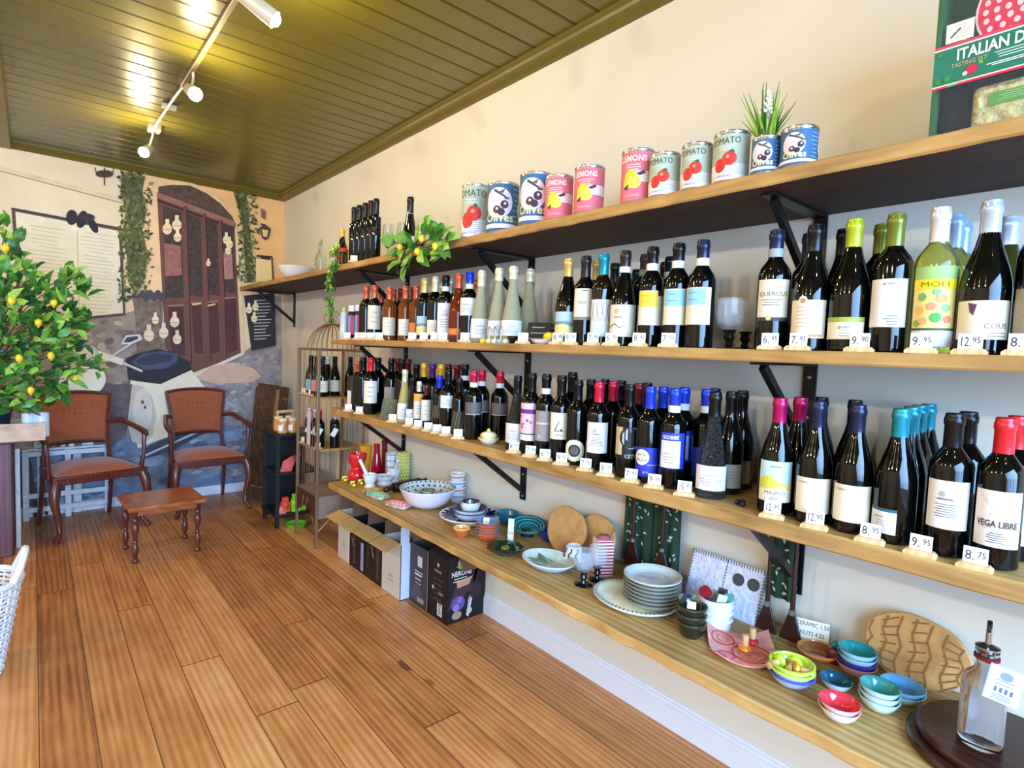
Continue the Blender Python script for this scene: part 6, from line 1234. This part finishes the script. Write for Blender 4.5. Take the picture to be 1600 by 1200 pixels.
for (px, X, lab, lb, cap) in ((485, 1.44, 'cyan', 'dark bottle with pale blue label at the left in the cage', BK), (503, 1.44, 'duo', 'dark bottle with pink and blue label in the cage', BK), (520, 1.46, 'cream', 'dark bottle with yellowish label in the cage, middle', (30, 30, 60)), (530, 1.56, 'cream', 'dark bottle with pale cap in the cage', (200, 196, 190)), (535, 1.47, 'sealed', 'dark bottle with round picture label in the cage', BK), (546, 1.62, None, 'dark bottle without label at the right back in the cage', BK)):
    X, yy = {485: (1.445, 3.82), 503: (1.45, 3.73), 520: (1.455, 3.64), 530: (1.55, 3.79), 535: (1.555, 3.68), 546: (1.63, 3.60)}[px]; bottle((X, yy, SZ[0]), .265, 'g', DG, cap, lab, lb, 'bottles on the upper cage shelf', z0=.035, z1=.12)
for i, (yy, X) in enumerate(((3.835, 1.445), (3.735, 1.45), (3.65, 1.445), (3.6, 1.53), (3.70, 1.57))):
    nm = ('farthest one', 'second from the far post', 'middle one', 'nearest one', 'back one')[i]
    b = bottle((X, yy, SZ[1]), .245, 'b', DG, (214, 190, 196) if i != 2 else (190, 40, 60), None, 'pink necked bottle with hanging white tag on lower cage shelf, '+nm, 'tagged bottles on the lower cage shelf', cz=.19)
    MB().box(-.02, .02, -.001, .001, -.07, 0, M=T(.012, -.041, .16, rz=.1*i, ry=.5, rx=.05)).build('hang_tag', mat((236, 232, 230), .6), b, smooth=False)
t = thing('gift_carton', (1.43, 3.785, SZ[1]), 'pale pink tall carton between bottles on the lower cage shelf', 'carton', None, -.9); MB().box(-.014, .014, -.014, .014, 0, .23).build('box', mat((226, 196, 204), .5), t, bevel=.001)
for z, ys in ((SZ[0], (3.86, 3.80, 3.73)), (SZ[1], (3.86, 3.6))):
    for y_ in ys:
        q = Vector((CX0+.026, y_, z)); t = thing('price_card', q, 'blank looking price card in wooden holder on the %s cage shelf, %s' % ('upper' if z > .8 else 'lower', 'far end' if y_ == 3.86 else 'middle' if y_ == 3.80 else 'near end'), 'price card', 'price cards in little wooden holders', -1.0)
        link('holder', hm, t); MB().box(-.019, .019, -.0006, .0006, .0105, .041, M=T(rx=-.12)).build('card', CARD, t, smooth=False)

# ------------------------------------------------------------------ black rack with jars and bright goods, leaning crate
BLK = mat((16, 14, 14), .5); RX0, RX1, RY0, RY1 = 1.315, 1.60, 4.08, 4.36
t = thing('display_rack', (0, 0, 0), 'low black display rack behind the wire cage', 'rack')
for x in (RX0, RX1):
    for y in (RY0, RY1): MB().box(x-.012, x+.012, y-.012, y+.012, 0, .68).build('leg', BLK, t, smooth=False)
RZ = (.10, .40, .68)
for z in RZ: MB().box(RX0-.02, RX1+.02, RY0-.02, RY1+.02, z-.02, z).build('rack_shelf', BLK, t, bevel=.004)
MB().box(RX0, RX1, RY1+.012, RY1+.018, .02, .66).build('back_panel', BLK, t, smooth=False)
for i, (x, y, lb) in enumerate(((1.36, 4.12, 'corked jar of amber biscuits on the black rack, front one'), (1.43, 4.12, 'corked jar of amber biscuits on the black rack, second'), (1.37, 4.24, 'corked jar of amber biscuits on the black rack, back left'), (1.45, 4.25, 'corked jar of amber biscuits on the black rack, back right'))):
    t = thing('biscuit_jar', (x, y, RZ[2]), lb, 'jar', 'biscuit jars on the black rack'); MB().lathe([(0, .001), (.03, 0), (.034, .005), (.034, .075), (.028, .09), (0, .09)], 20).build('jar_body', mat((206, 140, 70), .25, noise=.4, nscale=60), t)
    MB().lathe([(.029, .088), (.03, .09), (.03, .108), (0, .109)], 18).build('lid', mat((230, 212, 180), .6), t)
    if i < 2: put(*design([], (238, 234, 226), cyl_map(.0345, .02, -pi/2-.9), .035, .04), 'label', t)
t = thing('cork_stick', (1.38, 4.36, RZ[2]), 'pale wooden dowel lying across the black rack', 'dowel'); MB().tube([(0, -.04, .13), (.13, -.02, .13)], .012, 10).box(.0, .012, -.05, -.03, 0, .13).box(.12, .132, -.03, -.01, 0, .13).build('dowel_body', W_LIGHT, t)
t = thing('paper_fan', (1.44, 4.09, RZ[1]), 'coral coloured fan shaped cloth on the middle rack level', 'cloth'); m = MB(); 
m.add([(-.1, .02, 0), (-.085, 0, .08), (-.03, -.015, .115), (.05, -.01, .13), (.0, 0, .07), (-.02, .01, .0), (-.06, .03, .05)], [(0, 1, 6), (1, 2, 6), (2, 3, 4, 6), (6, 4, 5), (0, 6, 5), (0, 5, 4, 3, 2, 1)]); m.build('folded_cloth', mat((226, 104, 92), .7), t, smooth=False)
for x, y, c, lb, h in ((1.50, 4.11, (130, 214, 30), 'lime green tall bag on the lowest rack level', .19), (1.45, 4.10, (150, 220, 40), 'lime green wide bag on the lowest rack level', .13), (1.385, 4.12, (230, 70, 40), 'orange red bag on the lowest rack level', .11), (1.345, 4.09, (232, 110, 90), 'salmon coloured bag at the left of the lowest rack level', .06)):
    t = thing('bright_bag', (x, y, RZ[0]), lb, 'bag', 'bright bags on the rack'); m = MB(); m.prism([(-.03, -.02), (.03, -.022), (.028, .02), (-.028, .02)], 0, h*.7).prism([(-.024, -.016), (.02, -.016), (.02, .014), (-.022, .014)], h*.7, h); m.ball((0, -.01, h*.45), .03, 10, sq=(.9, .7, 1)); m.build('bag_body', mat(c, .45, noise=.25, nscale=25), t, bevel=.003)
t = thing('green_tray', (1.44, 4.05, 0), 'lime green dish on the floor under the black rack', 'dish'); MB().lathe([(0, 0), (.06, 0), (.075, .03), (.07, .03), (.055, .006), (0, .006)], 24).build('tray_body', mat((110, 180, 40), .4), t)
# crate
t = thing('wooden_crate', (0, 0, 0), 'dark weathered wooden crate leaning into the corner by the mural', 'crate')
P0, P1, T0, T1 = Vector((1.325, 4.86, 0)), Vector((1.40, 4.66, 0)), Vector((1.50, 5.20, .93)), Vector((1.60, 4.98, .92)); dv = Vector((.115, .0, .0))
for a, b, nm in ((P0, T0, 'far_rail'), (P1, T1, 'near_rail')):
    MB().tube([a, b], .018, 4).build(nm, wood('rail_wood', (90, 56, 26), (140, 94, 48), (176, 126, 70), (30, 30, 6), .7) if nm == 'near_rail' else W_CRATE, t, smooth=False)
for k in range(9):
    a = P0.lerp(T0, .04+k*.112); b = P1.lerp(T1, .04+k*.112); c = P0.lerp(T0, .04+k*.112+.102); d = P1.lerp(T1, .04+k*.112+.102); o_ = Vector((.012, 0, 0))
    MB().add([a, b, d, c, a+o_, b+o_, d+o_, c+o_], [(0, 1, 2, 3), (7, 6, 5, 4), (0, 4, 5, 1), (1, 5, 6, 2), (2, 6, 7, 3), (3, 7, 4, 0)]).build('slat', W_CRATE, t, smooth=False)
    e_ = Vector((.10, .02, -.02)); MB().add([b, b+e_, d+e_, d, b+o_*0+Vector((0, .01, 0)), b+e_+Vector((0, .01, 0)), d+e_+Vector((0, .01, 0)), d+Vector((0, .01, 0))], [(0, 1, 2, 3), (7, 6, 5, 4), (0, 4, 5, 1), (1, 5, 6, 2), (2, 6, 7, 3), (3, 7, 4, 0)]).build('side_slat', W_CRATE, t, smooth=False)

# ------------------------------------------------------------------ armchairs and stool
def armchair(x, y, rz, w_, label):
    t = thing('armchair', (x, y, 0), label, 'chair', None, rz); h = w_/2; d0, d1 = -.25, .22
    m = MB()
    m.prism([(-h, d0), (h, d0), (h-.05, d1), (-h+.05, d1)], .365, .42); m.build('seat_frame', W_CHAIR, t, bevel=.008)
    n = 12; vs = []
    for j in range(n+1):
        for i in range(n+1):
            u, v = i/n*2-1, j/n; ww = (h-.018)*(1-v)+(h-.06)*v; vs.append((u*ww, d0+.015+(d1-d0-.04)*v, .42+.052*(1-abs(u)**4)*(1-abs(2*v-1)**4)))
    k = len(vs); vs += [(a, b, .418) for a, b, c in vs]; fs = []
    for j in range(n):
        for i in range(n): a = j*(n+1)+i; fs.append((a, a+1, a+n+2, a+n+1))
    for i in range(n):
        for a, b in ((i+1, i), (n*(n+1)+i, n*(n+1)+i+1), (i*(n+1), (i+1)*(n+1)), ((i+1)*(n+1)+n, i*(n+1)+n)): fs.append((a, b, k+b, k+a))
    MB().add(vs, fs).build('seat_cushion', VELVET, t, ang=60)
    for s in (-1, 1):      # cabriole front leg, splayed back leg
        MB().tube([(s*(h-.03), d0+.03, .40), (s*(h-.012), d0+.012, .34), (s*(h-.005), d0-.005, .26), (s*(h-.03), d0+.015, .14), (s*(h-.035), d0+.01, .06), (s*(h-.01), d0-.025, .016), (s*(h-.002), d0-.04, .012)], [.028, .034, .026, .017, .014, .018, .010], 10, flat=1).build('leg', W_CHAIR, t)
        MB().tube([(s*(h-.07), d1-.01, .42), (s*(h-.065), d1+.0, .25), (s*(h-.06), d1+.055, .0)], [.019, .017, .015], 4).build('leg', W_CHAIR, t, smooth=False)
        pl = [(s*(h-.07), d1-.01, .40), (s*(h-.085), d1+.005, .55), (s*(h-.075), d1+.03, .72), (s*(h-.05), d1+.065, .90)]
        MB().tube(pl, [.019, .017, .017, .015], 4).build('back_post', W_CHAIR, t, smooth=False)
        MB().tube([(s*(h-.005), d0+.10, .40), (s*(h+.005), d0+.075, .52), (s*(h+.012), d0+.09, .645)], [.017, .013, .016], 8).build('arm_support', W_CHAIR, t)
        MB().tube([(s*(h-.075), d1+.02, .70), (s*(h-.02), d1-.07, .715), (s*(h+.015), d0+.2, .675), (s*(h+.018), d0+.09, .655), (s*(h+.015), d0+.05, .64)], [.014, .018, .019, .022, .012], 8).build('armrest', W_CHAIR, t)
    # upholstered back, gently curved
    n, q = 14, 6; vs = []
    for j in range(q+1):
        v = j/q; ww = (h-.095)*(1-v)+(h-.058)*v
        for i in range(n+1):
            u = i/n*2-1; vs.append((u*ww, d1+.01+.045*v+.03*(1-u*u)-.02*(1-u**6)*(1-abs(2*v-1)**6), .575+v*(.31+.022*(1-u*u))))
    k = len(vs); vs += [(a, d1+.03+.045*v_+.03*(1-(i_/n*2-1)**2)+.01, c) for (a, b, c), (i_, v_) in zip(vs, [(i, j/q) for j in range(q+1) for i in range(n+1)])]; fs = []
    for j in range(q):
        for i in range(n): a = j*(n+1)+i; fs += [(a, a+1, a+n+2, a+n+1), (k+a, k+a+n+1, k+a+n+2, k+a+1)]
    for i in range(n):
        for a, b in ((i+1, i), (q*(n+1)+i, q*(n+1)+i+1)): fs.append((a, b, k+b, k+a))
    for j in range(q):
        for a, b in ((j*(n+1), (j+1)*(n+1)), ((j+1)*(n+1)+n, j*(n+1)+n)): fs.append((a, b, k+b, k+a))
    MB().add(vs, fs).build('back_upholstery', VELVET, t, ang=60)
    tr_ = [((-1+2*i/12)*(h-.05), d1+.068+.03*(1-(-1+2*i/12)**2), .893+.024*(1-(-1+2*i/12)**2)) for i in range(13)]
    MB().tube(tr_, .014, 8).build('top_rail', W_CHAIR, t)
    MB().tube([((-1+2*i/12)*(h-.085), d1+.012+.03*(1-(-1+2*i/12)**2), .56+.006*(1-(-1+2*i/12)**2)) for i in range(13)], .016, 6).build('lower_rail', W_CHAIR, t)
armchair(.285, 4.83, R(14), .54, 'antique armchair with rust velvet at the left, beside the lemon tree')
armchair(1.035, 4.96, R(2), .53, 'antique armchair with rust velvet at the right, near the leaning crate')
t = thing('side_table', (.60, 4.04, 0), 'small wooden stool table with turned legs before the armchairs', 'stool', None, R(3))
MB().box(-.205, .205, -.20, .20, .318, .342).build('table_top', W_STOOL, t, bevel=.004)
MB().box(-.17, .17, -.165, -.15, .285, .318).box(-.17, .17, .15, .165, .285, .318).build('apron', W_STOOL, t, smooth=False)
tp = [(0, 0), (.012, 0), (.018, .012), (.016, .022), (.009, .03), (.013, .045), (.019, .075), (.017, .1), (.010, .118), (.016, .125), (.016, .132), (.010, .14), (.013, .17), (.021, .20), (.019, .225), (.010, .24), (.018, .25), (.018, .26), (.012, .27), (.019, .28), (.019, .318), (0, .318)]
for sx in (-1, 1):
    for sy in (-1, 1): MB().lathe(tp, 14, c=(sx*.165, sy*.15, 0)).build('leg', wood('leg_wood', (90, 40, 24), (132, 68, 44), (170, 100, 70), (10, 10, 60), .25) if 0 else W_CHAIR, t)

# ------------------------------------------------------------------ left side: cabinet, box, lemon tree, slatted stand, basket
PLM = wood('plum_wood', (66, 34, 40), (104, 62, 70), (134, 92, 98), (50, 50, 4), .5)
t = thing('cabinet', (0, 0, 0), 'dark plum wooden cabinet at the left edge carrying the lemon tree', 'cabinet')
MB().box(-.75, -.105, 4.40, 5.05, .0, .68).build('cabinet_body', PLM, t, bevel=.006); MB().box(-.77, -.085, 4.38, 5.07, .68, .70).build('cabinet_top', PLM, t, bevel=.004)
t = thing('wooden_box', (-.1, 4.45, .70), 'pale pinkish wooden box on the cabinet under the lemon tree', 'box')
PW = wood('pale_wood', (150, 112, 90), (202, 168, 140), (226, 198, 172), (8, 60, 60), .6); m = MB(); 
m.box(-.3, .148, -.13, -.115, .0, .105).box(-.3, .148, .115, .13, 0, .105).box(.133, .148, -.115, .115, 0, .105).box(-.3, -.285, -.115, .115, 0, .105).box(-.285, .133, -.115, .115, 0, .012).build('box_body', PW, t, smooth=False)
t = thing('lemon_tree', (-.2, 4.45, .7125), 'bushy lemon tree with yellow lemons in a dark blue pot', 'plant')
MB().lathe([(0, .001), (.07, 0), (.075, .004), (.1, .15), (.105, .155), (.105, .17), (.094, .17), (.09, .14), (0, .14)], 28).build('pot', mat((30, 44, 60), .35, noise=.3, nscale=12), t)
MB().lathe([(0, .141), (.09, .141), (0, .15)], 20).build('soil', mat((50, 36, 26), .9), t)
TO = Vector((-.2, 4.45, .7125)); m = MB(); st = MB(); random.seed(11)
st.tube([(0, 0, .14), (.01, 0, .35), (-.01, .01, .55), (0, 0, .8)], [.014, .012, .01, .006], 8)
tips = []
for (px, py) in [(10, 360), (18, 385), (5, 400), (25, 410), (12, 430), (30, 440), (48, 432), (70, 470), (85, 448), (108, 428), (112, 448), (125, 455), (95, 470), (60, 455), (40, 465), (20, 470), (5, 480), (75, 490), (100, 492), (125, 495), (110, 510), (88, 508), (60, 500), (35, 498), (12, 505), (120, 520), (100, 530), (78, 528), (50, 525), (25, 530), (5, 535), (118, 545), (95, 552), (70, 555), (45, 556), (20, 560), (130, 565), (146, 575), (115, 572), (90, 578), (62, 580), (35, 582), (10, 588), (100, 592), (78, 600), (50, 606), (22, 610), (5, 618), (60, 625), (85, 612), (38, 628), (15, 636), (-20, 400), (-20, 450), (-25, 500), (-20, 550), (-20, 600), (-50, 430), (-60, 520), (-55, 590)]:
    tips.append((at(px, py, Y=4.3+random.uniform(-.22, .12)), px, py))
for p, px, py in tips:
    q = p-TO; c = Vector((q.x*.3, q.y*.3, max(.3, q.z*.75-.02))); st.tube([c*1.0, c.lerp(q, .55)+Vector((0, 0, .02)), q], .003, 5, caps=False)
    for k in range(7):
        a = q+rv(.035); d = (q-c).normalized()*.7+rv(.9); d.z += .1; leaf(m, a, d, Vector((0, -1, .5))+rv(.6), random.uniform(.07, .115), random.uniform(.03, .046), random.choice((0, 0, 1, 1, 2, 3)), .2)
for i in range(330):
    a = random.uniform(0, 6.28); r_ = random.uniform(.1, .27); z = random.uniform(.2, .95); p_ = Vector((-.1+r_*cos(a), -.1+r_*.8*sin(a), z)); leaf(m, p_, rv(1), Vector((0, -1, .5))+rv(.5), random.uniform(.06, .1), random.uniform(.03, .042), random.choice((0, 1, 3, 1)), .2)
m.build('foliage', LEA, t, smooth=False); st.build('stem', mat((84, 72, 44), .8), t)
random.seed(5)
for px, py in ((8, 388), (84, 473), (60, 504), (80, 556), (117, 592), (18, 470), (30, 560), (48, 610)):
    p = at(px, py, Y=4.08)-TO; MB().ball(p, .02, 14, sq=(.85, .85, 1.15)).ball(p+Vector((0, 0, -.0245)), .005, 8).build('lemon', LMN, t)
t = thing('ribbed_pot', (-.005, 4.40, .7125), 'small white ribbed ceramic pot pair standing on the pale wooden box', 'pot')
m = MB()
for dx, r_ in ((-.028, .026), (.035, .038)):
    pr = [(0, 0)]+[(r_*(1+.07*(k % 2)), .012*k) for k in range(13)]+[(r_*.85, .144), (r_*.85, .03), (0, .03)]; m.lathe(pr, 20, c=(dx, 0, 0))
m.build('pot_body', mat((220, 232, 238), .4), t, ang=80)
# white slatted stand behind the left armchair
WP = mat((216, 212, 206), .6, noise=.12, nscale=18); t = thing('slatted_stand', (0, 0, 0), 'white painted slatted crate stand against the mural behind the left armchair', 'stand')
for x in (-.07, .165, .40): MB().box(x, x+.035, 5.175, 5.19, 0, .50).build('front_slat', WP, t, bevel=.002)
for x in (.215, .01): MB().box(x, x+.05, 5.262, 5.275, 0, .50).build('rear_slat', WP, t, bevel=.002)
for z in (.06, .16, .46): MB().box(-.07, .435, 5.162, 5.175, z, z+.035).build('rail', WP, t, bevel=.002)
MB().box(-.07, .435, 5.162, 5.275, .50, .515).build('stand_top', WP, t, bevel=.002)
MB().box(-.09, -.075, 4.6, 5.162, .0, .03).build('side_rail', WP, t, smooth=False); MB().box(-.095, -.072, 4.56, 4.6, 0, .62).build('corner_post', WP, t, bevel=.002)
MB().tube([(.0, 5.21, .02), (-.04, 5.22, .48)], .018, 4).tube([(.06, 5.22, .02), (.03, 5.23, .48)], .012, 4).build('leaning_stick', W_CRATE, t, smooth=False)
for i, (x, w_, h, c, lb) in enumerate(((.02, .05, .05, (214, 206, 176), 'pale yellow stone block at the left on the white stand'), (.10, .032, .062, (206, 196, 184), 'upright grey beige stone block on the white stand'), (.155, .03, .055, (216, 212, 206), 'small pale stone block on the white stand'), (.205, .034, .075, (222, 228, 238), 'bluish white upright stone block on the white stand'), (.30, .07, .06, (208, 204, 200), 'long grey white stone block at the right on the white stand'))):
    t = thing('stone_block', (x, 5.218, .5155), lb, 'stone', 'stone blocks on the white stand'); m = MB(); m.prism([(-w_/2, -.03), (w_/2, -.033), (w_/2*.94, .03), (-w_/2*.96, .028)], 0, h); m.build('block_body', mat(c, .8, noise=.15, nscale=30, bump=.5), t, bevel=.006)
# wicker basket
WK = mat((226, 222, 222), .6); t = thing('wicker_basket', (-.225, 2.92, 0), 'white wicker basket with a loop handle at the left edge', 'basket'); m = MB(); H_ = .37; n = 22
rad = lambda z: .115+.065*(z/H_)
for k in range(n): z = .01+(H_-.02)*k/(n-1); m.tube([((rad(z)+.004*(-1)**(j+k))*cos(2*pi*j/32), (rad(z)+.004*(-1)**(j+k))*sin(2*pi*j/32), z) for j in range(33)], .0058, 5, caps=False)
for j in range(32): m.tube([(rad(0)*cos(2*pi*j/32), rad(0)*sin(2*pi*j/32), 0), (rad(H_)*cos(2*pi*j/32), rad(H_)*sin(2*pi*j/32), H_)], .004, 4)
m.tube([((rad(H_)+.0)*cos(2*pi*j/32), (rad(H_))*sin(2*pi*j/32), H_) for j in range(33)], .012, 8, caps=False); m.lathe([(0, .0), (.115, 0), (.115, .008), (0, .008)], 24)
m.build('woven_body', WK, t)
MB().tube([(rad(H_)*cos(a_), rad(H_)*sin(a_), H_) if i in (0, 8) else ((rad(H_)+.012)*cos(a_), (rad(H_)+.012)*sin(a_), H_+.105*sin(pi*i/8)**.7) for i, a_ in enumerate([-.55+1.1*i/8 for i in range(9)])], .013, 8).build('handle', WK, t)
MB().ball((0, 0, .24), .14, 14, sq=(1, 1, .6)).build('blue_lining', mat((70, 90, 130), .9, noise=.4, nscale=12), t)
